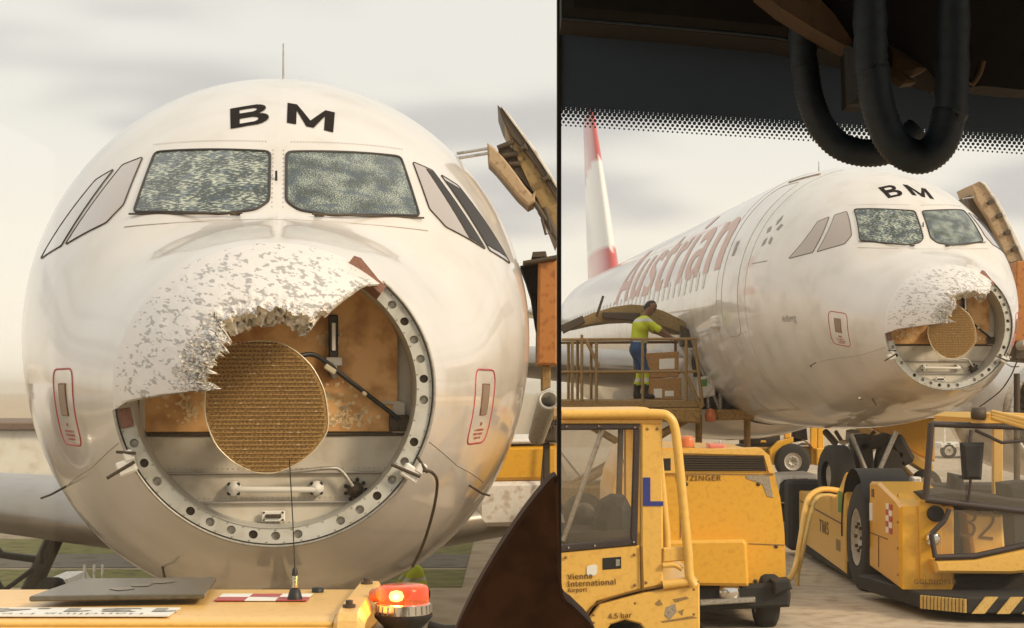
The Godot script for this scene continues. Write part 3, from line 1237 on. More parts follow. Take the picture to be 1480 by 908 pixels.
	# --- weather radar antenna: a flat slotted plate
	var plate := [Vector2(-0.31, -0.29), Vector2(-0.255, -0.245), Vector2(-0.10, -0.215), Vector2(0.03, -0.225), Vector2(0.115, -0.275), Vector2(0.19, -0.35), Vector2(0.245, -0.455), Vector2(0.265, -0.56), Vector2(0.27, -0.675), Vector2(0.20, -0.775), Vector2(0.11, -0.845), Vector2(0.0, -0.89), Vector2(-0.11, -0.885), Vector2(-0.215, -0.83), Vector2(-0.30, -0.745), Vector2(-0.355, -0.60), Vector2(-0.345, -0.42)]
	var outline := soften(plate, 0.06)
	st = mb(false)
	prism(st, outline, -0.80, -0.772, 0.006)
	var radar := part("radar_antenna", st, M["antenna gold"], root, true)
	st = mb(true)
	var rimp := []
	for p in outline:
		rimp.append(v3(p, -0.772))
	tube(st, rimp, 0.0045, 6, false, true)
	part("antenna_rim", st, M["bright edge"], radar, true)
	# waveguide rows and their slots
	st = mb(false)
	var slots := mb(false)
	var glints := mb(false)
	var y := -0.872
	var row_n := 0
	while y < -0.225:
		var x0 := 9.0
		var x1 := -9.0
		for i in outline.size():
			var p := outline[i]
			var q := outline[(i + 1) % outline.size()]
			if (p.y - y) * (q.y - y) <= 0.0 and absf(q.y - p.y) > 1e-6:
				var x := lerpf(p.x, q.x, (y - p.y) / (q.y - p.y))
				x0 = minf(x0, x)
				x1 = maxf(x1, x)
		if x1 - x0 > 0.08:
			box(st, Vector3((x0 + x1) * 0.5, y, -0.770), Vector3(x1 - x0 - 0.03, 0.0105, 0.012), 0.003)
			var x := x0 + 0.022 + (0.0105 if row_n % 2 else 0.0)
			while x < x1 - 0.02:
				var up_down := 0.0055 if int(round((x - x0) / 0.021)) % 2 else -0.0055
				box(slots, Vector3(x, y + 0.009 + up_down * 0.25, -0.7665), Vector3(0.012, 0.0062, 0.004), 0.0)
				if dice.randf() < 0.04:
					box(glints, Vector3(x + 0.01, y, -0.7635), Vector3(0.014, 0.005, 0.003), 0.001)
				x += 0.021
		y += 0.0212
		row_n += 1
	part("waveguides", st, M["antenna gold"], radar, true).set_meta("kind", "stuff")
	part("slots", slots, M["antenna slot"], radar, true).set_meta("kind", "stuff")
	part("glints", glints, M["bright edge"], radar, true).set_meta("kind", "stuff")
	# antenna drive behind the plate
	st = mb(true)
	lathe(st, Vector3(-0.04, -0.56, -1.30), Vector3(0, 0, 1), [[0, 0.14], [0.1, 0.13], [0.14, 0.09], [0.5, 0.08]], 24)
	part("antenna_drive", st, M["mechanism"], radar, true)
	# --- struts and fittings
	st = mb(true)
	tube(st, curve([Vector3(0.13, -0.285, -1.08), Vector3(0.20, -0.28, -1.12), Vector3(0.29, -0.335, -1.18), Vector3(0.33, -0.37, -1.2), Vector3(0.50, -0.50, -1.26), Vector3(0.66, -0.625, -1.27)], 5), 0.0135, 8)
	var brace := part("stay_rod", st, M["black"], root, true)
	st = mb(false)
	box(st, Vector3(0.285, -0.355, -1.16), Vector3(0.07, 0.03, 0.03), 0.006, Basis(Vector3(0, 0, 1), -0.6))
	part("rod_fitting", st, M["bright edge"], brace, true)
	st = mb(false)
	box(st, Vector3(0.47, -0.485, -1.225), Vector3(0.03, 0.022, 0.03), 0.006, Basis(Vector3(0, 0, 1), -0.65))
	part("rod_fitting", st, M["bright edge"], brace, true)
	st = mb(false)
	box(st, Vector3(0.66, -0.645, -1.285), Vector3(0.11, 0.09, 0.02), 0.006)
	for k in 6:
		box(st, Vector3(0.62 + (k % 3) * 0.038, -0.615 - (k / 3) * 0.06, -1.272), Vector3.ONE * 0.012, 0.003)
	part("rod_bracket", st, M["mechanism"], brace, true)
	st = mb(false)
	box(st, Vector3(0.305, -0.225, -1.27), Vector3(0.052, 0.33, 0.06), 0.008)
	var act := part("actuator", st, M["black"], root, true)
	st = mb(false)
	box(st, Vector3(0.306, -0.18, -1.236), Vector3(0.020, 0.15, 0.014), 0.003)
	part("actuator_rod", st, M["white print"], act, true)
	st = mb(false)
	box(st, Vector3(0.307, -0.315, -1.23), Vector3(0.09, 0.05, 0.03), 0.006)
	box(st, Vector3(0.31, -0.37, -1.225), Vector3(0.05, 0.06, 0.03), 0.006, Basis(Vector3(0, 0, 1), 0.5))
	part("actuator_joint", st, M["dull metal"], act, true)
	# white grab handle
	var hy := -0.995
	st = mb(true)
	tube(st, [Vector3(-0.22, hy, -1.24), Vector3(0.21, hy - 0.005, -1.24)], 0.0155, 12)
	var grab := part("grab_bar", st, M["white print"], root, true)
	for x in [-0.225, 0.215]:
		st = mb(true)
		lathe(st, Vector3(x, hy, -1.30), Vector3(0, 0, 1), [[0, 0.042], [0.035, 0.040], [0.045, 0.032], [0.07, 0.02], [0.075, 0.0]], 20)
		part("mount", st, M["white print"], grab, true)
		for k in 4:
			st = mb(true)
			var t := PI / 4 + k * PI / 2
			lathe(st, Vector3(x + cos(t) * 0.033, hy + sin(t) * 0.033, -1.268), Vector3(0, 0, 1), [[0, 0.012], [0.012, 0.010], [0.014, 0.0]], 10)
			part("bolt", st, M["black"], grab, true)
	# small white fitting lower down
	st = mb(false)
	box(st, Vector3(-0.015, -1.142, -1.265), Vector3(0.125, 0.058, 0.02), 0.005)
	var fit := part("white_fitting", st, M["white print"], root, true)
	st = mb(false)
	box(st, Vector3(-0.015, -1.142, -1.25), Vector3(0.085, 0.022, 0.018), 0.005)
	for k in 4:
		box(st, Vector3(-0.015 + (0.05 if k % 2 else -0.05), -1.142 + (0.02 if k < 2 else -0.02), -1.252), Vector3.ONE * 0.011, 0.003)
	part("bolt", st, M["mechanism"], fit, true)
	# round connector with a ring of bolts
	st = mb(true)
	var cc := Vector3(0.425, -1.005, -1.27)
	lathe(st, cc, Vector3(0, 0, 1), [[-0.02, 0.045], [0.015, 0.042], [0.02, 0.03], [0.05, 0.022], [0.055, 0.0]], 18)
	var con := part("connector", st, M["mechanism"], root, true)
	for k in 9:
		st = mb(true)
		lathe(st, cc + Vector3(cos(TAU * k / 9.0) * 0.056, sin(TAU * k / 9.0) * 0.056, -0.015), Vector3(0, 0, 1), [[0, 0.011], [0.02, 0.010], [0.022, 0.0]], 8)
		part("bolt", st, M["black"], con, true)
	st = mb(true)
	tube(st, curve([Vector3(-0.05, -0.905, -1.2), Vector3(0.1, -0.90, -1.2), Vector3(0.28, -0.885, -1.22), Vector3(0.345, -0.90, -1.24), Vector3(0.41, -0.985, -1.24)], 5), 0.011, 8)
	part("waveguide_pipe", st, M["dull metal"], con, true)
	# latch clamps left and right
	for c in [[-0.755, -0.86, 0.35], [0.70, -0.90, -0.6]]:
		st = mb(false)
		var tb := Basis(Vector3(0, 0, 1), c[2])
		box(st, Vector3(c[0], c[1], -0.955), Vector3(0.10, 0.075, 0.05), 0.01, tb)
		box(st, Vector3(c[0], c[1], -0.955) + tb * Vector3(0.03, 0.05, 0.01), Vector3(0.05, 0.06, 0.04), 0.008, tb)
		var cl := part("latch", st, M["white print"], root, true)
		st = mb(true)
		bar(st, Vector3(c[0], c[1], -0.94) + tb * Vector3(-0.11, -0.02, 0), Vector3(c[0], c[1], -0.92) + tb * Vector3(0.05, 0.012, 0), 0.009)
		bar(st, Vector3(c[0], c[1], -0.94) + tb * Vector3(-0.02, 0.09, 0), Vector3(c[0], c[1], -0.92) + tb * Vector3(0.07, 0.05, 0), 0.008)
		part("latch_pin", st, M["mechanism"], cl, true)
	# loose cable down the right cheek
	st = mb(true)
	var cab := []
	for q in [[0.742, -0.875, 0.985], [0.79, -0.885, 1.0], [0.835, -0.95, 1.2], [0.828, -1.1, 1.35], [0.80, -1.3, 1.65], [0.785, -1.5, 2.3]]:
		cab.append(Vector3(q[0], q[1], -q[2] + 0.30))
	tube(st, curve(cab, 5), 0.0085, 8)
	part("loose_cable", st, M["mechanism"], root, true)
	# --- cockpit windows
	var ws := [Vector2(0.05, 1.0), Vector2(0.05, 0.635), Vector2(0.125, 0.575), Vector2(0.32, 0.548), Vector2(0.855, 0.595), Vector2(0.78, 1.047)]
	var w2 := [Vector2(0.862, 1.022), Vector2(1.0, 0.985), Vector2(1.325, 0.445), Vector2(1.03, 0.545), Vector2(0.93, 0.66)]
	var w1 := [Vector2(1.06, 0.965), Vector2(1.19, 0.91), Vector2(1.565, 0.40), Vector2(1.36, 0.445)]
	var front := func(p: Vector2) -> Vector3: return from_front(p)
	for sx in [-1.0, 1.0]:
		var n := 0
		for w in [ws, w2, w1]:
			var pl := mirror(soften(w, 0.035 if n == 0 else 0.016), sx)
			var lo := Vector2(9, 9)
			var hi := -lo
			for p in pl:
				lo = lo.min(p)
				hi = hi.max(p)
			st = mb(true)
			lay(st, poly_tris(pl), front, 0.004, 0.09, lo, hi - lo)
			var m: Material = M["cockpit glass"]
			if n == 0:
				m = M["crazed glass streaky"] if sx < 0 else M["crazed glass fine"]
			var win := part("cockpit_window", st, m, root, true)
			if n == 0:
				win.set_meta("label", "windscreen crazed all over by hail")
			st = mb(true)
			bead(st, pl, front, 0.0095 if n == 0 else 0.0042, true, 0.004)
			part("window_seal", st, M["seal"], win, true)
			if n > 0:
				# a dark patch is laid over the right-hand side panes
				if sx > 0:
					var dk := [w[1] * 1.0, w[2] * 1.0, w[2].lerp(w[3], 0.42), w[1].lerp(w[0], 0.42)] if n == 1 else [w[0].lerp(w[3], 0.06), w[1].lerp(w[2], 0.04), w[2].lerp(w[1], 0.05), w[3].lerp(w[0], 0.05)]
					var dp := PackedVector2Array()
					var mid := Vector2.ZERO
					for p in dk:
						mid += p / 4.0
					for p in dk:
						dp.append(p.lerp(mid, 0.05))
					st = mb(true)
					lay(st, poly_tris(dp), front, 0.007, 0.09)
					part("dark_pane", st, M["dark glass"], win, true)
			n += 1
		# wiper
		st = mb(true)
		tube(st, [from_front(Vector2(sx * 0.20, 0.53)) + Vector3(0, 0.02, 0.02), from_front(Vector2(sx * 0.45, 0.54)) + Vector3(0, 0.015, 0.02), from_front(Vector2(sx * 0.88, 0.575)) + Vector3(0, 0.01, 0.02)], 0.0065, 6)
		box(st, from_front(Vector2(sx * 0.24, 0.53)) + Vector3(0, 0.015, 0.015), Vector3(0.06, 0.018, 0.02), 0.004)
		part("wiper", st, M["mechanism"], root, true)
	# rivet lines round the windscreen frame and post
	st = mb(false)
	for i in 14:
		for x in [-0.032, 0.032]:
			box(st, from_front(Vector2(x, 0.60 + i * 0.032)) + Vector3(0, 0.002, 0.003), Vector3.ONE * 0.006, 0.001)
	for i in 40:
		for x in [-1.0, 1.0]:
			box(st, from_front(Vector2(x * (0.08 + i * 0.0185), 1.085 + 0.0009 * i)) + Vector3(0, 0.003, 0.002), Vector3.ONE * 0.006, 0.001)
	part("rivet", st, M["panel line"], root, true).set_meta("kind", "stuff")
	st = mb(false)
	var tick := from_front(Vector2(-0.01, 0.80))
	box(st, tick + Vector3(0, 0.01, 0.012), Vector3(0.014, 0.07, 0.02), 0.003)
	part("alignment_mark", st, M["black"], root, true)
	st = mb(true)
	bead(st, PackedVector2Array([Vector2(-0.9, 0.50), Vector2(-0.35, 0.505), Vector2(0.35, 0.505), Vector2(0.9, 0.50)]), front, 0.003, false, 0.001)
	part("panel_line", st, M["panel line"], root, true)
	# --- letters on the crown
	st = mb(true)
	var bp := [Vector2(0, 0), Vector2(0, 1)]
	for k in 7:
		var t := PI / 2 - PI * k / 6.0
		bp.append(Vector2(0.62 + 0.30 * cos(t), 0.765 + 0.235 * sin(t)))
	for k in 7:
		var t := PI / 2 - PI * k / 6.0
		bp.append(Vector2(0.66 + 0.34 * cos(t), 0.265 + 0.265 * sin(t)))
	var hb1 := []
	var hb2 := []
	for k in 7:
		var t := PI / 2 - PI * k / 6.0
		hb1.append(Vector2(0.60 + 0.12 * cos(t), 0.755 + 0.10 * sin(t)))
		hb2.append(Vector2(0.62 + 0.14 * cos(t), 0.27 + 0.11 * sin(t)))
	var bt := letter_b(bp, hb1, hb2)
	var mt := []
	for q in [[[0, 0], [0.2, 0], [0.2, 1], [0, 1]], [[0.8, 0], [1, 0], [1, 1], [0.8, 1]], [[0.2, 1], [0.2, 0.68], [0.42, 0.0], [0.5, 0.30]], [[0.8, 1], [0.5, 0.30], [0.58, 0.0], [0.8, 0.68]], [[0.42, 0], [0.58, 0], [0.5, 0.30]], [[0.2, 0.99], [0.2, 1.0], [0.5, 0.30]], [[0.0, 0.99], [0.2, 1.0], [0.0, 1.0]]]:
		for i in range(1, q.size() - 1):
			for v in [q[0], q[i], q[i + 1]]:
				mt.append(Vector2(v[0], v[1]))
	for letter in [[bt, -0.305, -0.065, "letter_b"], [mt, 0.05, 0.345, "letter_m"]]:
		var tr := []
		for p in letter[0]:
			# station runs back as the letter rises
			var lx: float = lerpf(letter[1], letter[2], p.x) * (1.0 + 0.06 * p.y)
			tr.append(Vector2(lx, 1.255 + 0.20 * p.y - 0.22 * (absf(lx) - 0.05)))
		st = mb(true)
		lay(st, tr, front, 0.004, 0.05)
		part(letter[3], st, M["ink"], root, true)
	# --- static port panels and names on both cheeks
	for sx in [-1.0, 1.0]:
		var side := func(p: Vector2) -> Vector3: return from_side(p, sx)
		st = mb(true)
		bead(st, soften([Vector2(1.80, -0.345), Vector2(2.29, -0.345), Vector2(2.29, -0.78), Vector2(1.80, -0.78)], 0.09, 4), side, 0.006, true, 0.0)
		var panel := part("static_port_panel", st, M["red print"], root, true)
		st = mb(true)
		lay(st, poly_tris(PackedVector2Array([Vector2(1.97, -0.43), Vector2(2.13, -0.43), Vector2(2.13, -0.61), Vector2(1.97, -0.61)])), side, 0.006)
		part("port_plate", st, M["plate tan"], panel, true)
		st = mb(true)
		bead(st, PackedVector2Array([Vector2(1.97, -0.43), Vector2(2.13, -0.43), Vector2(2.13, -0.61), Vector2(1.97, -0.61)]), side, 0.004, true, 0.004)
		part("plate_edge", st, M["frame edge"], panel, true)
		st = mb(true)
		for q in [[-0.655, 0.05, 0.02], [-0.695, 0.11, 0.012], [-0.718, 0.12, 0.012], [-0.741, 0.08, 0.012]]:
			var nn := int(q[1] * 2 / 0.022)
			for k in nn:
				var x0: float = 2.045 - q[1] + k * 0.022
				if dice.randf() < 0.85:
					lay(st, poly_tris(PackedVector2Array([Vector2(x0, q[0]), Vector2(x0 + 0.016, q[0]), Vector2(x0 + 0.016, q[0] - q[2]), Vector2(x0, q[0] - q[2])])), side, 0.003)
		part("small_print", st, M["red print"], panel, true).set_meta("kind", "stuff")
		st = mb(true)
		bead(st, PackedVector2Array([Vector2(1.06, -0.74), Vector2(1.8, -0.90), Vector2(2.9, -1.06)]), side, 0.0035, false, 0.0)
		part("panel_line", st, M["panel line"], root, true)
		st = mb(true)
		var nm := []
		for p in letters("Arlberg", 0.125, false):
			nm.append(Vector2(3.38 + p.x * sx, -0.46 + p.y))
		lay(st, nm, side, 0.004, 0.06)
		part("town_name", st, M["grey print"], root, true)
	# probes and little masts
	for q in [[3.0, -122.0, Vector3(-0.09, -0.05, 0.02), Vector3(-0.12, -0.06, 0.22)], [2.4, 122.0, Vector3(0.08, -0.05, 0.02), Vector3(0.10, -0.05, 0.22)], [2.4, -152.0, Vector3(0.02, -0.07, 0.06), Vector3(0.02, -0.09, 0.12)]]:
		st = mb(true)
		var foot := skin(q[0], deg_to_rad(q[1]))
		tube(st, [foot, foot + q[2], foot + q[3]], 0.0075, 6)
		part("probe", st, M["mechanism"], root, true)
	st = mb(true)
	var mast := skin(7.6, 0.0)
	tube(st, [mast - Vector3(0, 0.02, 0), mast + Vector3(0, 0.28 if right_one else 0.64, -0.02)], [0.014, 0.006], 8)
	part("antenna_mast", st, M["dull metal"], root, true)
	# --- lower equipment: nose gear
	build_nose_gear(root, right_one)
	# --- wings
	var low := 0.0 if right_one else -0.62
	var wing_up := 0.45 if right_one else low
	var wing_st := [[1.2, 10.6, -1.42, 6.9, 0.125], [1.9, 10.95, -1.38, 6.4, 0.125], [6.4, 13.2, -1.0, 3.9, 0.115], [15.5, 17.9, -0.15, 1.9, 0.105], [17.0, 18.8, 0.0, 1.45, 0.10]]
	var stub := [[1.2, 10.6, -1.42, 6.9, 0.125], [1.9, 10.95, -1.38, 6.4, 0.125], [3.2, 11.6, -1.27, 5.7, 0.122]]
	for sx in [-1.0, 1.0]:
		var whole: bool = (sx < 0) != right_one
		st = mb(true)
		if right_one and sx < 0:
			loft(st, [stub[0], stub[1], [4.3, 12.15, -1.18, 5.1, 0.12]], sx)
		else:
			loft(st, wing_st if whole else stub, sx)
		part("wing", st, M["wing grey"], root, true).position.y = wing_up
		if whole:
			build_engine(root, sx)
			if not right_one:
				build_main_gear(root, sx)
	# belly fairing
	st = mb(true)
	rows = []
	for i in 21:
		var t := i / 20.0
		var s := lerpf(9.5, 21.5, t)
		var k := pow(sin(PI * t), 0.6)
		var row := PackedVector3Array()
		for j in 25:
			var b := lerpf(-1.75, 1.75, j / 24.0)
			row.append(Vector3(signf(b) * pow(absf(sin(b)), 1.0 + low * 0.45) * lerpf(1.5, 2.12 - low * 0.35, k), -0.9 + low * 0.9 * k - cos(b) * lerpf(1.0, 1.42 - low * 0.3, k), -s))
		rows.append(row)
	sheet(st, rows)
	part("belly_fairing", st, M["white paint"], root, true)
	# --- tail
	var fin_top := 7.9 if right_one else 6.9
	st = mb(true)
	rows = []
	var cols := []
	var white := Color(0.78, 0.75, 0.71)
	var red := Color(0.50, 0.075, 0.07)
	for i in 41:
		var t := i / 40.0
		var row := PackedVector3Array()
		var col := []
		var yy := lerpf(1.7, fin_top, t)
		for p in airfoil(lerpf(6.2, 2.2, t), 0.10, 14):
			var zz := lerpf(28.6, 33.9, t) + p.x
			row.append(Vector3(p.y, yy, -zz))
			var rel := p.x / lerpf(6.2, 2.2, t)
			var f := t + 0.10 * rel
			var r2: bool = f > 0.70 or (f < 0.30 - 0.10 * pow(1.0 - rel, 2.0) and rel < 0.9)
			col.append(red if r2 else white)
		rows.append(row)
		cols.append(col)
	sheet(st, rows, false, true, cols)
	part("fin", st, M["fin paint"], root, true)
	for sx in [-1.0, 1.0]:
		st = mb(true)
		loft(st, [[0.4, 32.2, 1.05, 4.0, 0.10], [6.2, 35.2, 1.65, 1.6, 0.09]], sx)
		part("tailplane", st, M["white paint"], root, true)
	if right_one:
		build_right_extras(root)

func clean(poly: PackedVector2Array) -> PackedVector2Array:
	var out := PackedVector2Array()
	for p in poly:
		if out.is_empty() or out[-1].distance_to(p) > 0.003:
			out.append(p)
	if out[0].distance_to(out[-1]) < 0.003:
		out.remove_at(out.size() - 1)
	return out

# a bold B: its outline with two counters, cut into strips
func letter_b(outer: Array, h1: Array, h2: Array) -> Array:
	var tris := []
	var n := 40
	for i in n:
		var y0 := float(i) / n
		var y1 := float(i + 1) / n
		var ym := (y0 + y1) * 0.5
		var right := 0.0
		for y in [ym]:
			right = 0.62 + 0.30 * sqrt(maxf(0.0, 1.0 - pow((y - 0.765) / 0.235, 2))) if y > 0.53 else 0.66 + 0.34 * sqrt(maxf(0.0, 1.0 - pow((y - 0.265) / 0.265, 2)))
		var spans := [[0.0, right]]
		if absf(ym - 0.755) < 0.10:
			spans = [[0.0, 0.24], [0.56 + 0.13 * sqrt(1.0 - pow((ym - 0.755) / 0.10, 2)), right]]
		elif absf(ym - 0.27) < 0.12:
			spans = [[0.0, 0.24], [0.58 + 0.15 * sqrt(1.0 - pow((ym - 0.27) / 0.12, 2)), right]]
		for s in spans:
			tris.append_array([Vector2(s[0], y0), Vector2(s[1], y0), Vector2(s[1], y1), Vector2(s[0], y0), Vector2(s[1], y1), Vector2(s[0], y1)])
	return tris

func wheel(parent: Node3D, c: Vector3, axis: Vector3, r: float, w: float, local := true, rim_share := 0.55, rim_mat := "rim") -> void:
	var st := mb(true)
	lathe(st, c - axis * w * 0.5, axis, [[0.0, r * rim_share], [0.0, r * 0.82], [w * 0.10, r * 0.95], [w * 0.28, r], [w * 0.72, r], [w * 0.90, r * 0.95], [w, r * 0.82], [w, r * rim_share]], 36)
	var t := part("wheel", st, M["tyre"], parent, local)
	st = mb(true)
	var face := [[w * 0.35, 0.0], [w * 0.30, r * 0.12], [w * 0.12, r * 0.16], [w * 0.10, r * 0.30], [w * 0.22, r * 0.40], [w * 0.02, r * (rim_share - 0.02)], [w * 0.02, r * rim_share + 0.002]]
	var both := face.duplicate()
	for k in range(face.size() - 1, -1, -1):
		both.append([w - face[k][0], face[k][1]])
	lathe(st, c - axis * w * 0.5, axis, both, 28)
	var rm := part("rim", st, M[rim_mat], t, true)
	rm.position = Vector3.ZERO
	st = mb(false)
	for k in 8:
		var u := side_of(axis)
		var v := axis.cross(u)
		for e in [-1.0, 1.0]:
			box(st, c + axis * e * w * 0.42 + (u * cos(TAU * k / 8.0) + v * sin(TAU * k / 8.0)) * r * 0.24, Vector3.ONE * r * 0.06, r * 0.01)
	var nt := part("wheel_nuts", st, M["mechanism"], t, true)
	nt.position = Vector3.ZERO
	nt.set_meta("kind", "stuff")

func build_nose_gear(root: Node3D, right_one: bool) -> void:
	var drop := -3.83 + (0.55 if right_one else -0.54)
	var top := Vector3(0, -1.9, -5.1)
	var hub := Vector3(0, drop + 0.38, -5.35)
	var st := mb(true)
	tube(st, [top, top.lerp(hub, 0.55)], 0.11, 14)
	tube(st, [top.lerp(hub, 0.5), hub], 0.07, 14)
	tube(st, [hub + Vector3(-0.28, 0, 0), hub + Vector3(0.28, 0, 0)], 0.05, 10)
	var g := part("nose_gear", st, M["dull metal"], root, true)
	st = mb(false)
	for x in [-0.06, 0.06]:
		tube(st, [top.lerp(hub, 0.5) + Vector3(x, 0, 0.1), top.lerp(hub, 0.7) + Vector3(x, 0, 0.28), hub + Vector3(x, 0.05, 0.08)], 0.025, 6)
	tube(st, [Vector3(0, -1.95, -6.6), top.lerp(hub, 0.45)], 0.055, 8)
	tube(st, [Vector3(-0.3, -1.9, -5.0), top.lerp(hub, 0.4)], 0.03, 8)
	tube(st, [Vector3(0.3, -1.9, -5.0), top.lerp(hub, 0.4)], 0.03, 8)
	box(st, top.lerp(hub, 0.3) + Vector3(0, 0, 0.15), Vector3(0.34, 0.22, 0.18), 0.03)
	part("brace", st, M["mechanism"], g, true)
	for x in [-0.17, 0.17]:
		st = mb(true)
		lathe(st, top.lerp(hub, 0.22) + Vector3(x * 1.2, 0, 0.16), Vector3(0, 0, 1), [[0, 0.02], [0.04, 0.09], [0.09, 0.10], [0.10, 0.0]], 16)
		part("taxi_lamp", st, M["chrome"], g, true)
	for x in [-0.27, 0.27]:
		wheel(root, hub + Vector3(x, 0, 0), Vector3(1, 0, 0), 0.38, 0.22)
	for x in ([] if right_one else [-1.0, 1.0]):
		st = mb(true)
		var rows := []
		for i in 7:
			var s := lerpf(3.1, 4.9, i / 6.0)
			var rr := PackedVector3Array()
			for k in 5:
				var t := k / 4.0
				rr.append(Vector3(x * (0.42 + 0.10 * sin(t * 1.6)), glide(BOT, s) + 0.02 - 0.62 * t, -s))
			rows.append(rr)
		sheet(st, rows)
		part("gear_door", st, M["white paint"], root, true)

func build_main_gear(root: Node3D, sx: float) -> void:
	var st := mb(true)
	var top := Vector3(sx * 3.15, -2.0, -17.7)
	var hub := Vector3(sx * 3.95, -4.37 + 0.56, -17.7)
	tube(st, [top, hub], 0.14, 14)
	tube(st, [hub + Vector3(-0.5, 0, 0), hub + Vector3(0.5, 0, 0)], 0.09, 10)
	var g := part("main_gear_leg", st, M["mechanism"], root, true)
	st = mb(true)
	tube(st, [Vector3(sx * 4.9, -2.0, -17.6), Vector3(sx * 4.2, -2.9, -17.65), top.lerp(hub, 0.55)], 0.06, 8)
	tube(st, [Vector3(sx * 3.2, -2.1, -17.0), Vector3(sx * 3.55, -2.8, -17.3), top.lerp(hub, 0.6)], 0.045, 8)
	tube(st, [top.lerp(hub, 0.62) + Vector3(0.1 * sx, 0, 0.1), Vector3(sx * 4.25, -3.5, -17.4), hub + Vector3(0, 0.1, 0.12)], 0.04, 8)
	part("side_stay", st, M["black"], g, true)
	for x in [-0.46, 0.46]:
		wheel(root, hub + Vector3(x, 0, 0), Vector3(1, 0, 0), 0.56, 0.40)

func build_engine(root: Node3D, sx: float) -> void:
	var c := Vector3(sx * 5.5, -1.72, -10.2)
	var st := mb(true)
	lathe(st, c, Vector3(0, 0, -1), [[0.10, 0.90], [0.02, 0.95], [0.0, 1.0], [0.06, 1.06], [0.5, 1.15], [1.4, 1.22], [2.6, 1.15], [3.6, 0.92], [3.62, 0.86]], 48)
	var n := part("nacelle", st, M["white paint"], root, true)
	st = mb(true)
	lathe(st, c, Vector3(0, 0, -1), [[0.12, 0.885], [0.02, 0.94], [-0.012, 1.0], [0.05, 1.065], [0.16, 1.10]], 48)
	part("intake_lip", st, M["bare metal"], n, true)
	st = mb(true)
	lathe(st, c, Vector3(0, 0, -1), [[0.11, 0.89], [0.9, 0.86], [0.95, 0.3]], 40)
	part("intake", st, M["dull metal"], n, true)
	for k in 24:
		st = mb(false)
		var t := TAU * k / 24.0
		var u := Vector3(cos(t), sin(t), 0)
		var v := Vector3(-sin(t), cos(t), 0)
		quad(st, c + Vector3(0, 0, -0.85) + u * 0.25 - v * 0.03, c + Vector3(0, 0, -0.78) + u * 0.85 - v * 0.09, c + Vector3(0, 0, -0.93) + u * 0.85 + v * 0.09, c + Vector3(0, 0, -0.90) + u * 0.25 + v * 0.03, Vector3(0, 0, 1))
		part("fan_blade", st, M["mechanism"], n, true)
	st = mb(true)
	lathe(st, c, Vector3(0, 0, -1), [[0.45, 0.0], [0.55, 0.10], [0.75, 0.22], [0.92, 0.28]], 24)
	part("spinner", st, M["mechanism"], n, true)
	st = mb(true)
	lathe(st, c, Vector3(0, 0, -1), [[3.3, 0.75], [4.2, 0.55], [4.25, 0.45], [4.6, 0.3], [5.0, 0.0]], 32)
	part("exhaust", st, M["dull metal"], n, true)
	st = mb(false)
	box(st, c + Vector3(0, 1.15, -3.2), Vector3(0.35, 0.7, 4.0), 0.1)
	part("pylon", st, M["matt white"], root, true)

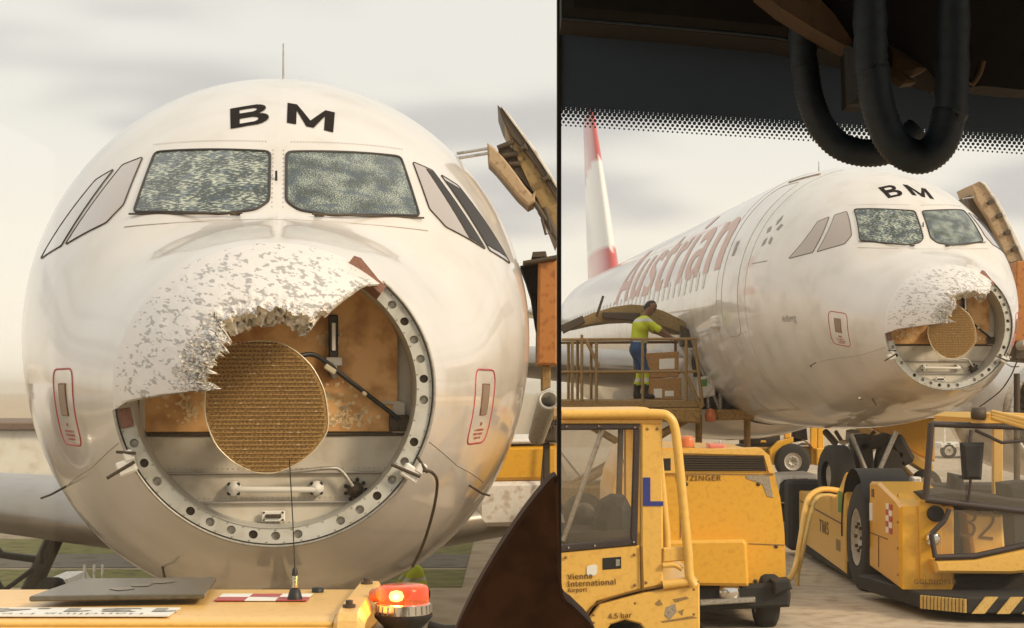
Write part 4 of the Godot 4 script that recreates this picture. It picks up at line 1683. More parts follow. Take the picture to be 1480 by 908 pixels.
func build_right_extras(root: Node3D) -> void:
	var side := func(p: Vector2) -> Vector3: return from_side(p, -1.0)
	# big airline name, read from tail to nose on this side
	var st := mb(true)
	var tr := []
	for p in letters("Austrian", 1.25, true, "Droid Sans", 1.75):
		tr.append(Vector2(12.0 - p.x, 1.05 + p.y))
	lay(st, tr, side, 0.005, 0.16)
	var nm := part("airline_name", st, M["faded red"], root, true)
	nm.set_meta("label", "large faded red lettering along the cabin side")
	# cabin windows, alike on the straight tube
	var proto: ArrayMesh
	for i in 38:
		var s := 7.6 + i * 0.53
		if proto == null:
			st = mb(true)
			var pl := PackedVector2Array()
			for p in rounded(0.23, 0.33, 0.09):
				pl.append(p + Vector2(7.6, 0.38))
			lay(st, poly_tris(pl), side, 0.004)
			st.generate_normals()
			proto = st.commit()
		var o := MeshInstance3D.new()
		o.name = "cabin_window"
		o.mesh = proto
		o.material_override = M["pale window"]
		o.position = Vector3(0, 0, -(s - 7.6))
		root.add_child(o, true)
	# forward door outline and a service panel
	st = mb(true)
	bead(st, soften([Vector2(5.25, 1.72), Vector2(6.15, 1.72), Vector2(6.15, -0.62), Vector2(5.25, -0.62)], 0.2), side, 0.006, true, 0.0)
	part("door_outline", st, M["panel line"], root, true)
	st = mb(true)
	lay(st, poly_tris(PackedVector2Array([Vector2(5.75, 0.85), Vector2(5.9, 0.85), Vector2(5.9, 0.62), Vector2(5.75, 0.62)])), side, 0.004)
	part("door_window", st, M["grey print"], root, true)
	# badge: five small kites in a ring behind the side window
	for k in 5:
		st = mb(true)
		var t := TAU * k / 5.0 + 0.3
		var c := Vector2(4.45, 0.86)
		var u := Vector2.from_angle(t)
		var v := u.orthogonal()
		lay(st, poly_tris(PackedVector2Array([c + u * 0.09, c + u * 0.17 + v * 0.055, c + u * 0.25, c + u * 0.17 - v * 0.055])), side, 0.004)
		part("badge", st, M["grey print"], root, true)
	st = mb(true)
	bead(st, PackedVector2Array([Vector2(4.2, 0.42), Vector2(4.75, 0.42)]), side, 0.008, false)
	part("small_print", st, M["panel line"], root, true)
	# frame seam behind the cockpit, and roof hatch
	st = mb(true)
	var seam := []
	for k in 40:
		seam.append(skin(4.9, deg_to_rad(lerpf(-12, -150, k / 39.0))))
	tube(st, seam, 0.0045, 5)
	seam = []
	for k in 40:
		seam.append(skin(6.5, deg_to_rad(lerpf(-12, -150, k / 39.0))))
	tube(st, seam, 0.0045, 5)
	part("panel_line", st, M["panel line"], root, true)
	st = mb(true)
	tube(st, [skin(6.0, deg_to_rad(-28)), skin(5.6, deg_to_rad(-25)), skin(5.2, deg_to_rad(-20))], 0.02, 8)
	part("hatch_edge", st, M["plate tan"], root, true)
	# drain fairing low on the side
	st = mb(false)
	var df := from_side(Vector2(6.6, -0.35), -1.0)
	box(st, df + Vector3(-0.02, 0, 0), Vector3(0.10, 0.16, 0.36), 0.04)
	box(st, df + Vector3(-0.02, -0.08, 0), Vector3(0.11, 0.07, 0.37), 0.02)
	part("outlet_cover", st, M["matt white"], root, true)
	st = mb(true)
	var bl := from_side(Vector2(2.7, -1.55), -1.0)
	lathe(st, bl, Vector3(-0.5, -0.4, 0.4), [[0, 0.03], [0.02, 0.02], [0.03, 0.0]], 10)
	part("drain_cap", st, M["chrome"], root, true)
	# open hold door: a curved leaf hinged at the skin, swung out and up
	st = mb(true)
	var arc := [[1022, 493], [1005, 476], [985, 462], [960, 450], [935, 442], [912, 440], [885, 444], [858, 452], [830, 464], [811, 472]]
	var inv := root.global_transform.affine_inverse()
	var outer := []
	for p in arc:
		outer.append(at(p[0], p[1], 28.8))
	var rows := []
	for k in 2:
		var row := PackedVector3Array()
		for p in outer:
			row.append(inv * (p + Vector3(0, 0, -1.4 * k)))
		rows.append(row)
	for k in [1, 0]:
		var row := PackedVector3Array()
		for i in outer.size():
			var t := float(i) / (outer.size() - 1)
			row.append(inv * (outer[i] + Vector3(0.02, -0.24 * sin(PI * clampf(t * 0.9 + 0.1, 0, 1)) - 0.04, -1.4 * k)))
		rows.append(row)
	rows.append(rows[0])
	sheet(st, rows, false, false)
	var dr := part("hold_door", st, M["khaki"], root, true)
	dr.set_meta("label", "open hold door swung up over the work platform")
	for q in [[[811, 470], [842, 456], [846, 466], [815, 482]], [[872, 451], [925, 452], [925, 464], [872, 460]], [[985, 470], [1020, 492], [1018, 505], [985, 500]]]:
		st = mb(false)
		prism(st, flat(q, 28.6), -28.95, -28.6, 0.01, inv)
		part("door_fitting", st, M["mechanism"], dr, true)
	st = mb(true)
	tube(st, [inv * at(862, 458, 28.5), inv * at(872, 428, 28.5)], 0.025, 6)
	part("door_handle", st, M["mechanism"], dr, true)

# ---------------------------------------------------------------- people
func capsule(p: Vector3, b: Array) -> float:
	var ab: Vector3 = b[1] - b[0]
	var t := clampf((p - b[0]).dot(ab) / maxf(ab.length_squared(), 1e-9), 0, 1)
	return p.distance_to(b[0] + ab * t) - lerpf(b[2], b[3], t)

func field(p: Vector3, bones: Array, k: float) -> float:
	var d := 1e9
	for b in bones:
		var e := capsule(p, b)
		if e < d + k:
			if d > e + k:
				d = e
			else:
				var h := clampf(0.5 + 0.5 * (d - e) / k, 0, 1)
				d = lerpf(d, e, h) - k * h * (1.0 - h)
	return d

# surface nets over tapered capsules [from, to, r0, r1, colour]
func nets(st: SurfaceTool, bones: Array, cell: float, k: float) -> void:
	st.set_smooth_group(0)
	var lo := Vector3.ONE * 1e9
	var hi := -lo
	for b in bones:
		for e in 2:
			var r: float = b[2 + e] + cell * 2.0
			lo = lo.min(b[e] - Vector3.ONE * r)
			hi = hi.max(b[e] + Vector3.ONE * r)
	var n := Vector3i(((hi - lo) / cell).ceil()) + Vector3i.ONE
	var vals := PackedFloat32Array()
	vals.resize(n.x * n.y * n.z)
	vals.fill(1.0)
	var bs := 4
	for bx in range(0, n.x, bs):
		for by in range(0, n.y, bs):
			for bz in range(0, n.z, bs):
				var c := lo + Vector3(bx + 1.5, by + 1.5, bz + 1.5) * cell
				var d := field(c, bones, k)
				var far := cell * 3.2
				if absf(d) > far:
					if d < 0.0:
						for x in range(bx, mini(bx + bs, n.x)):
							for y in range(by, mini(by + bs, n.y)):
								for z in range(bz, mini(bz + bs, n.z)):
									vals[(x * n.y + y) * n.z + z] = d
					continue
				for x in range(bx, mini(bx + bs, n.x)):
					for y in range(by, mini(by + bs, n.y)):
						for z in range(bz, mini(bz + bs, n.z)):
							vals[(x * n.y + y) * n.z + z] = field(lo + Vector3(x, y, z) * cell, bones, k)
	var verts := {}
	var cols := {}
	var corner := [Vector3i(0, 0, 0), Vector3i(1, 0, 0), Vector3i(0, 1, 0), Vector3i(1, 1, 0), Vector3i(0, 0, 1), Vector3i(1, 0, 1), Vector3i(0, 1, 1), Vector3i(1, 1, 1)]
	var edges := [[0, 1], [2, 3], [4, 5], [6, 7], [0, 2], [1, 3], [4, 6], [5, 7], [0, 4], [1, 5], [2, 6], [3, 7]]
	for x in n.x - 1:
		for y in n.y - 1:
			for z in n.z - 1:
				var v := []
				var neg := 0
				for c in corner:
					var f := vals[((x + c.x) * n.y + y + c.y) * n.z + z + c.z]
					v.append(f)
					if f < 0.0:
						neg += 1
				if neg == 0 or neg == 8:
					continue
				var sum := Vector3.ZERO
				var cnt := 0
				for e in edges:
					var a: float = v[e[0]]
					var b: float = v[e[1]]
					if (a < 0.0) != (b < 0.0):
						sum += Vector3(corner[e[0]]).lerp(Vector3(corner[e[1]]), a / (a - b))
						cnt += 1
				var p := lo + (Vector3(x, y, z) + sum / cnt) * cell
				var id := Vector3i(x, y, z)
				verts[id] = p
				var best := 1e9
				var col := Color.WHITE
				for bo in bones:
					var dd := capsule(p, bo)
					if dd < best:
						best = dd
						col = bo[4]
				if col == HIVIS and fposmod(p.y + 0.03, 0.34) < 0.055:
					col = Color(0.55, 0.55, 0.50)
				cols[id] = col
	for id in verts:
		var base := vals[(id.x * n.y + id.y) * n.z + id.z]
		for ax in 3:
			var step := Vector3i.ZERO
			step[ax] = 1
			var o: Vector3i = id + step
			if o.x >= n.x or o.y >= n.y or o.z >= n.z:
				continue
			var other := vals[(o.x * n.y + o.y) * n.z + o.z]
			if (base < 0.0) == (other < 0.0):
				continue
			var u := Vector3i.ZERO
			var w := Vector3i.ZERO
			u[(ax + 1) % 3] = 1
			w[(ax + 2) % 3] = 1
			var q := [id, id - u, id - u - w, id - w]
			if not (verts.has(q[1]) and verts.has(q[2]) and verts.has(q[3])):
				continue
			var order := [0, 1, 2, 0, 2, 3] if base >= 0.0 else [0, 2, 1, 0, 3, 2]
			for i in order:
				st.set_color(cols[q[i]])
				st.add_vertex(verts[q[i]])

const HIVIS := Color(0.50, 0.56, 0.03)
const NAVY := Color(0.02, 0.06, 0.16)
const SKIN := Color(0.20, 0.105, 0.065)
const DARK := Color(0.02, 0.016, 0.013)

func hand(bones: Array, wrist: Vector3, dir: Vector3, palm_n: Vector3) -> void:
	dir = dir.normalized()
	var across := dir.cross(palm_n).normalized()
	palm_n = across.cross(dir).normalized()
	var knuck := wrist + dir * 0.085
	for i in 4:
		var o: Vector3 = across * (i - 1.5) * 0.021
		bones.append([wrist + o * 0.6, knuck + o, 0.015, 0.0115, SKIN])
		var l: float = [0.062, 0.075, 0.070, 0.055][i]
		var a := knuck + o
		var b := a + (dir * 0.9 + palm_n * 0.4).normalized() * l * 0.5
		var c := b + (dir * 0.6 + palm_n * 0.8).normalized() * l * 0.35
		bones.append([a, b, 0.0095, 0.0085, SKIN])
		bones.append([b, c, 0.0085, 0.0070, SKIN])
	var t0 := wrist + dir * 0.025 - across * 0.028
	var t1 := t0 + (dir * 0.6 - across * 0.8).normalized() * 0.04
	bones.append([t0, t1, 0.013, 0.010, SKIN])
	bones.append([t1, t1 + (dir * 0.85 - across * 0.2 + palm_n * 0.3).normalized() * 0.035, 0.010, 0.008, SKIN])

# the figure from its joints; face looks along `look`
func figure(root: Node3D, j: Dictionary, look: Vector3, fine: bool) -> void:
	var bones := []
	var hip: Vector3 = j.hip
	var chest: Vector3 = j.chest
	var neck: Vector3 = j.neck
	var head: Vector3 = j.head
	var across: Vector3 = j.across
	bones.append([hip, hip.lerp(chest, 0.5), 0.135, 0.13, NAVY if not j.has("vest") else HIVIS])
	bones.append([hip.lerp(chest, 0.45), chest, 0.14, 0.15, HIVIS])
	bones.append([chest - across * 0.10, chest + across * 0.10, 0.115, 0.115, HIVIS])
	bones.append([hip - across * 0.08, hip + across * 0.08, 0.12, 0.12, NAVY])
	bones.append([chest.lerp(neck, 0.5) - across * 0.13, chest.lerp(neck, 0.5) + across * 0.13, 0.075, 0.075, HIVIS])
	bones.append([neck, head, 0.058, 0.055, SKIN])
	for s in ["l", "r"]:
		bones.append([j["sh_" + s], j["el_" + s], 0.068, 0.050, HIVIS])
		bones.append([j["el_" + s], j["wr_" + s], 0.044, 0.030, SKIN if not j.has("sleeves") else HIVIS])
		bones.append([j["hi_" + s], j["kn_" + s], 0.098, 0.068, NAVY if not j.has("trousers") else HIVIS])
		bones.append([j["kn_" + s], j["kn_" + s].lerp(j["an_" + s], 0.55), 0.066, 0.062, HIVIS])
		bones.append([j["kn_" + s].lerp(j["an_" + s], 0.55), j["an_" + s], 0.062, 0.05, DARK])
		bones.append([j["an_" + s] + Vector3(0, -0.04, 0), j["an_" + s] + look * Vector3(1, 0, 1) * 0.16 + Vector3(0, -0.05, 0), 0.048, 0.040, DARK])
	var st := mb(true)
	nets(st, bones, 0.02 if fine else 0.03, 0.05)
	var hd := []
	var up := (head - neck).normalized()
	var side := look.cross(up).normalized()
	hd.append([head - up * 0.02, head + up * 0.065, 0.078, 0.088, SKIN])
	hd.append([head + look * 0.03 - up * 0.055, head + look * 0.05 - up * 0.07, 0.055, 0.040, SKIN])
	hd.append([head + look * 0.085 + up * 0.01, head + look * 0.105 - up * 0.022, 0.012, 0.017, SKIN])
	for e in [-1.0, 1.0]:
		hd.append([head + side * e * 0.085 + up * 0.015, head + side * e * 0.09 - up * 0.02, 0.016, 0.012, SKIN])
		hd.append([head + look * 0.083 + side * e * 0.03 + up * 0.022, head + look * 0.085 + side * e * 0.033 + up * 0.022, 0.010, 0.010, DARK])
	hd.append([head + look * 0.086 - up * 0.062 - side * 0.018, head + look * 0.086 - up * 0.062 + side * 0.018, 0.008, 0.008, Color(0.13, 0.05, 0.04)])
	nets(st, hd, 0.007 if fine else 0.014, 0.015)
	for s in ["l", "r"]:
		var hb := []
		var wr: Vector3 = j["wr_" + s]
		hand(hb, wr, wr - j["el_" + s], Vector3(0, -1, 0.2))
		nets(st, hb, 0.0045 if fine else 0.008, 0.006)
	part("body", st, M["clothes and skin"], root, true)
	# dark cap of hair
	var hr := []
	hr.append([head + up * 0.055 - look * 0.02, head + up * 0.085 - look * 0.015, 0.088, 0.080, DARK])
	hr.append([head - look * 0.045 + up * 0.01, head - look * 0.04 + up * 0.06, 0.07, 0.078, DARK])
	st = mb(true)
	nets(st, hr, 0.009 if fine else 0.016, 0.02)
	part("hair", st, M["clothes and skin"], root, true)

func build_crouching(w: Node3D) -> void:
	var j := {hip = Vector3(0, 0.42, 0), chest = Vector3(-0.12, 0.78, 0.06), neck = Vector3(-0.17, 0.94, 0.09), head = Vector3(-0.21, 1.06, 0.13), across = Vector3(0.3, 0, 0.95).normalized(), vest = 1, sleeves = 1}
	j.sh_l = Vector3(-0.20, 0.88, -0.10); j.el_l = Vector3(-0.36, 0.64, -0.08); j.wr_l = Vector3(-0.50, 0.44, 0.0)
	j.sh_r = Vector3(-0.10, 0.88, 0.24); j.el_r = Vector3(-0.28, 0.62, 0.30); j.wr_r = Vector3(-0.46, 0.44, 0.22)
	j.hi_l = Vector3(0, 0.42, -0.09); j.kn_l = Vector3(-0.36, 0.52, -0.10); j.an_l = Vector3(-0.16, 0.09, -0.10)
	j.hi_r = Vector3(0, 0.42, 0.10); j.kn_r = Vector3(-0.30, 0.10, 0.14); j.an_r = Vector3(0.08, 0.09, 0.14)
	figure(w, j, Vector3(-0.9, -0.25, 0.3).normalized(), false)

# ---------------------------------------------------------------- left: passenger door and stairs
func build_door_left() -> void:
	var o := Vector3(0.12, EYE + 1.2, -13.3)
	var r := thing("cabin_door", "open cabin door of the left airliner, khaki inside, dark tip", "door", o)
	var d := 13.0
	var st := mb(true)
	# inner face with its edge
	slab(st, [[726, 170], [738, 196], [757, 218], [776, 243], [794, 272], [806, 292], [806, 352], [796, 326], [784, 300], [766, 268], [752, 238], [742, 214], [733, 190]], d, 0.75, 0.012)
	part("inner_face", st, M["khaki"], r)
	st = mb(true)
	slab(st, [[719, 151], [733, 166], [752, 192], [772, 220], [790, 248], [806, 274], [806, 292], [794, 272], [776, 243], [757, 218], [738, 196], [726, 172]], d - 0.03, 0.85, 0.01)
	part("outer_skin", st, M["mechanism"], r)
	st = mb(true)
	slab(st, [[724, 153], [736, 165], [754, 189], [775, 217], [793, 245], [806, 268], [806, 274], [790, 248], [772, 220], [752, 192], [733, 166]], d - 0.05, 0.9, 0.005)
	part("skin_edge", st, M["matt white"], r)
	for q in [[756, 214], [789, 258]]:
		st = mb(false)
		var c := at(q[0], q[1], d - 0.05)
		var tb := Basis(Vector3(0, 0, 1), 0.45)
		box(st, c, Vector3(0.055, 0.030, 0.06), 0.008, tb)
		box(st, c + tb * Vector3(0.02, 0.0, 0), Vector3(0.018, 0.055, 0.05), 0.006, tb)
		box(st, c + tb * Vector3(-0.025, 0.0, 0), Vector3(0.018, 0.045, 0.05), 0.006, tb)
		part("latch", st, M["mechanism"], r)
	st = mb(false)
	for q in [[776, 236], [780, 240], [774, 242], [748, 186], [758, 230]]:
		box(st, at(q[0], q[1], d - 0.01), Vector3(0.014, 0.014, 0.02), 0.003)
	part("rivet", st, M["mechanism"], r)
	# slide pack cover
	st = mb(true)
	slab(st, [[704, 206], [714, 213], [728, 228], [744, 248], [758, 268], [769, 281], [774, 275], [773, 292], [764, 297], [748, 282], [730, 260], [716, 243], [705, 232]], d - 0.1, 0.5, 0.015)
	part("slide_pack_cover", st, M["cover tan"], r)
	# dark mechanism between cover and door
	st = mb(true)
	slab(st, [[720, 215], [735, 210], [744, 218], [752, 240], [764, 266], [774, 280], [768, 276], [756, 262], [742, 244], [728, 226]], d + 0.02, 0.3, 0.01)
	for q in [[[719, 214], [742, 205]], [[726, 226], [748, 222]], [[736, 238], [752, 236]], [[770, 290], [790, 318]], [[780, 306], [806, 346]], [[786, 300], [802, 338]]]:
		bar(st, at(q[0][0], q[0][1], d - 0.02), at(q[1][0], q[1][1], d - 0.02), 0.022, 6)
	part("hinge_mechanism", st, M["mechanism"], r)
	st = mb(true)
	tube(st, [at(783, 316, d - 0.05), at(789, 339, d - 0.05), at(797, 336, d - 0.05), at(792, 318, d - 0.05)], 0.012, 6)
	part("handle_loop", st, M["mechanism"], r)
	# the two stay bars to the fuselage
	for y in [0, 7]:
		st = mb(true)
		bar(st, at(660, 222 + y, d - 0.08), at(709, 214 + y, d - 0.08), 0.012, 8)
		part("stay_bar", st, M["bare metal"], r)

func build_stairs_left() -> void:
	var d := 13.0
	var r := thing("boarding_stairs", "orange-brown boarding stairs head with a grey pipe beside the left airliner", "stairs", Vector3(0.3, LEFT_APRON, -d))
	var st := mb(false)
	slab(st, [[778, 378], [806, 374], [806, 528], [776, 528]], d, 0.9, 0.02)
	part("side_panel", st, M["orange brown"], r)
	st = mb(false)
	slab(st, [[756, 377], [780, 373], [806, 368], [806, 374], [780, 379], [757, 382]], d - 0.05, 1.3, 0.01)
	slab(st, [[768, 373], [770, 364], [789, 363], [791, 372]], d - 0.02, 0.3, 0.008)
	part("canopy_rail", st, M["mechanism"], r)
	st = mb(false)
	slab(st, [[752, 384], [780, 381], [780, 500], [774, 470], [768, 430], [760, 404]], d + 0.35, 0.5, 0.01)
	part("doorway_shade_slab", st, M["dark hollow"], r)  # solid dark slab, its colour stands in for the shaded doorway
	st = mb(false)
	slab(st, [[783, 528], [796, 528], [796, 560], [783, 566]], d + 0.1, 0.5, 0.01)
	part("lower_panel", st, M["rail brown"], r)
	st = mb(true)
	var a := at(793, 578, d - 0.25)
	var b := at(776, 632, d + 0.55)
	var dir := (a - b).normalized()
	lathe(st, b, dir, [[0.0, 0.07], [(a - b).length() - 0.02, 0.082], [(a - b).length(), 0.078], [(a - b).length(), 0.058], [(a - b).length() - 0.35, 0.056], [(a - b).length() - 0.36, 0.0]], 24)
	part("pipe", st, M["dull metal"], r)
	st = mb(true)
	lathe(st, b, dir, [[(a - b).length() - 0.30, 0.054], [(a - b).length() - 0.29, 0.0]], 20)
	part("pipe_mouth", st, M["dark hollow"], r)
	st = mb(false)
	slab(st, [[772, 600], [806, 590], [806, 640], [790, 640], [768, 632]], d + 0.7, 0.4, 0.02)
	for k in 5:
		box(st, at(792 + k * 3, 606 + (k % 2) * 12, d + 0.66), Vector3.ONE * 0.03, 0.006)
	part("frame", st, M["mechanism"], r)
	st = mb(false)
	var foot := at(790, 640, d + 0.9)
	box(st, Vector3(foot.x, (foot.y + LEFT_APRON) * 0.5, foot.z), Vector3(0.06, foot.y - LEFT_APRON, 0.06), 0.01)
	part("support_leg", st, M["mechanism"], r)
	# the yellow and white vehicle behind
	d = 19.0
	var t := thing("service_truck", "yellow-sided white service truck seen past the left airliner's belly", "truck", Vector3(at(770, 0, d).x, LEFT_APRON, -d))
	st = mb(false)
	slab(st, [[700, 646], [806, 644], [806, 694], [700, 696]], d, 2.2, 0.04)
	part("yellow_body", st, M["yellow paint"], t)
	st = mb(false)
	slab(st, [[690, 697], [806, 695], [806, 760], [690, 762]], d - 0.02, 2.2, 0.05)
	part("white_body", st, M["matt white"], t)
	st = mb(false)
	slab(st, [[700, 636], [806, 634], [806, 641], [700, 643]], d - 0.02, 2.2, 0.02)
	part("roof", st, M["matt white"], t)
	st = mb(true)
	bar(st, at(788, 640, d - 0.08), at(783, 700, d - 0.08), 0.02, 6)
	part("mast", st, M["mechanism"], t)
	for x in [715, 785]:
		var c := at(x, 0, d)
		wheel(t, Vector3(c.x, LEFT_APRON + 0.42, -d - 0.2) - t.position, Vector3(0, 0, 1), 0.42, 0.28)

# ---------------------------------------------------------------- right: door and stairs behind the nose
func build_right_stairs() -> void:
	var d := 26.6
	var r := thing("cabin_door", "open cabin door at the far right edge, brown inside with pale rim", "door", at(1440, 380, d))
	var st := mb(true)
	slab(st, [[1404, 268], [1416, 262], [1424, 268], [1444, 300], [1462, 338], [1484, 388], [1500, 425], [1476, 425], [1462, 392], [1446, 352], [1430, 318], [1412, 290]], d, 0.9, 0.02)
	part("inner_face", st, M["cover tan"], r)
	st = mb(true)
	slab(st, [[1416, 262], [1424, 264], [1446, 294], [1466, 334], [1490, 384], [1506, 420], [1500, 425], [1484, 388], [1462, 338], [1444, 300], [1424, 268]], d - 0.05, 1.0, 0.01)
	part("outer_skin", st, M["matt white"], r)
	st = mb(true)
	slab(st, [[1398, 284], [1408, 282], [1424, 302], [1440, 332], [1456, 366], [1472, 402], [1478, 440], [1466, 480], [1452, 440], [1432, 386], [1416, 340], [1404, 310]], d + 0.15, 0.6, 0.02)
	part("slide_pack_cover", st, M["mechanism"], r)
	for q in [[1432, 292], [1444, 312], [1456, 336], [1466, 360]]:
		st = mb(false)
		box(st, at(q[0], q[1], d - 0.05), Vector3(0.10, 0.06, 0.1), 0.01, Basis(Vector3(0, 0, 1), 0.5))
		part("latch", st, M["mechanism"], r)
	st = mb(true)
	bar(st, at(1392, 288, d), at(1408, 285, d), 0.02, 6)
	bar(st, at(1412, 330, d - 0.05), at(1420, 345, d - 0.05), 0.03, 6)
	part("stay_bar", st, M["bare metal"], r)
	var s := thing("boarding_stairs", "boarding stairs with orange-brown side at the right edge behind the nose", "stairs", Vector3(at(1490, 0, 25.0).x, 0, -25.0))
	st = mb(false)
	slab(st, [[1470, 378], [1500, 374], [1500, 494], [1466, 494]], 25.4, 0.9, 0.02)
	part("side_panel", st, M["orange brown"], s)
	st = mb(false)
	slab(st, [[1462, 380], [1472, 376], [1470, 494], [1464, 470]], 26.0, 0.5, 0.02)
	slab(st, [[1466, 494], [1510, 494], [1510, 524], [1466, 520]], 25.6, 0.9, 0.03)
	part("stair_landing", st, M["mechanism"], s)
	st = mb(true)
	lathe(st, at(1474, 500, 25.2), Vector3(0.2, 0.1, 1), [[0, 0.07], [0.25, 0.08], [0.25, 0.055], [0.05, 0.05], [0.04, 0]], 18)
	part("pipe", st, M["dull metal"], s)
	st = mb(true)
	bar(st, at(1470, 540, 25.4), Vector3(at(1470, 0, 25.4).x, 0.03, -25.4), 0.05, 8)
	bar(st, at(1500, 520, 25.8), Vector3(at(1500, 0, 25.8).x, 0.03, -25.8), 0.05, 8)
	part("support_leg", st, M["mechanism"], s)

# ---------------------------------------------------------------- work platform with worker
func build_lift() -> void:
	var d := 28.0
	var fl := at(0, 578, d).y
	var r := thing("work_platform", "raised yellow-brown work platform with railings beside the hold door", "platform", Vector3(at(910, 0, d).x, 0, -d))
	var st := mb(false)
	slab(st, [[812, 578], [1010, 578], [1010, 590], [812, 590]], d, 2.0, 0.02)
	part("deck", st, M["rail brown"], r)
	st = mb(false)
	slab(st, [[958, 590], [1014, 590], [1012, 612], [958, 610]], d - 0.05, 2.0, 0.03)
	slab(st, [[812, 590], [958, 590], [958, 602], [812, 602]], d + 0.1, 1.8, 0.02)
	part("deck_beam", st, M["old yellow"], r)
	for z in [0.0, 1.85]:
		for y in [491, 538]:
			st = mb(true)
			bar(st, at(812, y, d) - Vector3(0, 0, z), at(1008, y - 1, d) - Vector3(0, 0, z), 0.024, 8)
			part("rail", st, M["rail brown"], r)
		for x in [827, 841, 862, 929, 992]:
			st = mb(true)
			bar(st, at(x, 484 if x == 841 else 490, d) - Vector3(0, 0, z), at(x, 580, d) - Vector3(0, 0, z), 0.026, 8)
			part("post", st, M["rail brown"], r)
	for q in [[[990, 538], [1014, 590]], [[1004, 493], [1016, 588]], [[846, 490], [866, 530]]]:
		st = mb(true)
		bar(st, at(q[0][0], q[0][1], d - 0.03), at(q[1][0], q[1][1], d - 0.03), 0.03, 8)
		part("stay", st, M["rail brown"], r)
	# scissor legs and chassis
	for s in [-1.0, 1.0]:
		for e in [[830, 1000], [1000, 830]]:
			st = mb(false)
			var a := at(e[0], 602, d + 0.9 + s * 0.55)
			var b := Vector3(at(e[1], 0, d + 0.9).x, 0.75, -d - 0.9 - s * 0.55)
			bar(st, a, b, 0.07, 6)
			part("scissor_arm", st, M["old yellow"], r)
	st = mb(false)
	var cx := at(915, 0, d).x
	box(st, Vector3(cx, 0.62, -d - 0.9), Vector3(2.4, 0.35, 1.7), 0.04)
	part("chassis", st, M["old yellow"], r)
	for x in [-0.85, 0.85]:
		for z in [-0.25, 1.85]:
			wheel(r, Vector3(cx + x, 0.36, -d - z + 0.1) - r.position, Vector3(0, 0, 1), 0.34, 0.22)
	# parcels on the deck
	for q in [[[930, 511], [981, 508], [981, 545], [930, 547], "cardboard box with a white label, upper one on the work platform"], [[938, 547], [985, 546], [985, 578], [938, 578], "lower cardboard box with two white labels on the work platform"]]:
		var b := thing("cardboard_box", q[4], "box", at(957, q[2][1], d + 0.6), "cardboard boxes on the work platform")
		st = mb(false)
		slab(st, [q[0], q[1], q[2], q[3]], d + 0.35, 0.5, 0.012)
		part("carton", st, M["cardboard"], b)
		st = mb(false)
		if q[0][1] == 511:
			slab(st, [[953, 519], [975, 518], [975, 533], [953, 534]], d + 0.345, 0.006, 0.001)
		else:
			slab(st, [[945, 562], [957, 562], [957, 575], [945, 575]], d + 0.345, 0.006, 0.001)
			slab(st, [[961, 565], [974, 565], [974, 573], [961, 573]], d + 0.345, 0.006, 0.001)
		part("paper_label", st, M["white print"], b)
	var pb := thing("equipment_box", "grey equipment case at the right end of the work platform", "case", at(1025, 578, d + 0.5))
	st = mb(false)
	slab(st, [[1008, 545], [1034, 543], [1034, 572], [1008, 578]], d + 0.4, 0.6, 0.02)
	part("case", st, M["matt white"], pb)
	st = mb(false)
	slab(st, [[1012, 549], [1022, 548], [1022, 558], [1012, 559]], d + 0.39, 0.02, 0.004)
	part("lid_label", st, M["green print"], pb)
	# black hold opening and the dark gear stacked against it
	var hb := thing("hold_opening_gear", "dark block standing in for the black hold opening and stacked gear", "loader", Vector3(at(1040, 0, d + 0.6).x, 0, -d - 0.6))
	st = mb(false)
	slab(st, [[1000, 492], [1024, 500], [1034, 530], [1050, 560], [1070, 584], [1086, 592], [1020, 592], [1010, 560]], d + 0.6, 0.6, 0.02)  # solid dark slab stands in for the hold opening
	part("frame", st, M["dark hollow"], hb)
	for q in [[[1000, 505], [1040, 590]], [[1022, 508], [1024, 590]], [[1040, 560], [1042, 592]]]:
		st = mb(true)
		bar(st, at(q[0][0], q[0][1], d + 0.5), at(q[1][0], q[1][1], d + 0.5), 0.035, 6)
		part("strut", st, M["dull metal"], hb)
	st = mb(false)
	slab(st, [[1036, 592], [1092, 592], [1090, 607], [1036, 608]], d + 0.3, 1.2, 0.03)
	part("side_beam", st, M["old yellow"], hb)
	st = mb(true)
	lathe(st, at(1027, 600, d + 0.2), Vector3(0, 1, 0), [[-0.12, 0.0], [-0.11, 0.08], [0, 0.10], [0.09, 0.06], [0.12, 0.0]], 14)
	part("orange_buffer", st, M["lamp orange"], hb)
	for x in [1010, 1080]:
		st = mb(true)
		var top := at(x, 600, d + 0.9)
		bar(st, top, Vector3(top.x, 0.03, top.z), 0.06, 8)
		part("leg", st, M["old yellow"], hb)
	# the worker, half turned towards the nose, arms reaching forward to the rail
	var base := at(922, 0, d + 0.5)
	base.y = fl
	var w := thing("person", "person in yellow hi-vis shirt and navy trousers on the work platform", "person", base)
	var j := {hip = Vector3(0.0, 0.86, 0), chest = Vector3(0.05, 1.26, 0.02), neck = Vector3(0.12, 1.44, 0.03), head = Vector3(0.20, 1.55, 0.04), across = Vector3(0.25, 0, 0.97).normalized()}
	j.sh_l = Vector3(0.04, 1.36, -0.19); j.el_l = Vector3(0.28, 1.20, -0.22); j.wr_l = Vector3(0.50, 1.08, -0.16)
	j.sh_r = Vector3(0.12, 1.36, 0.20); j.el_r = Vector3(0.34, 1.20, 0.24); j.wr_r = Vector3(0.56, 1.06, 0.20)
	j.hi_l = Vector3(-0.02, 0.86, -0.09); j.kn_l = Vector3(0.05, 0.47, -0.10); j.an_l = Vector3(-0.02, 0.10, -0.11)
	j.hi_r = Vector3(0.02, 0.86, 0.09); j.kn_r = Vector3(0.14, 0.48, 0.10); j.an_r = Vector3(0.10, 0.10, 0.11)
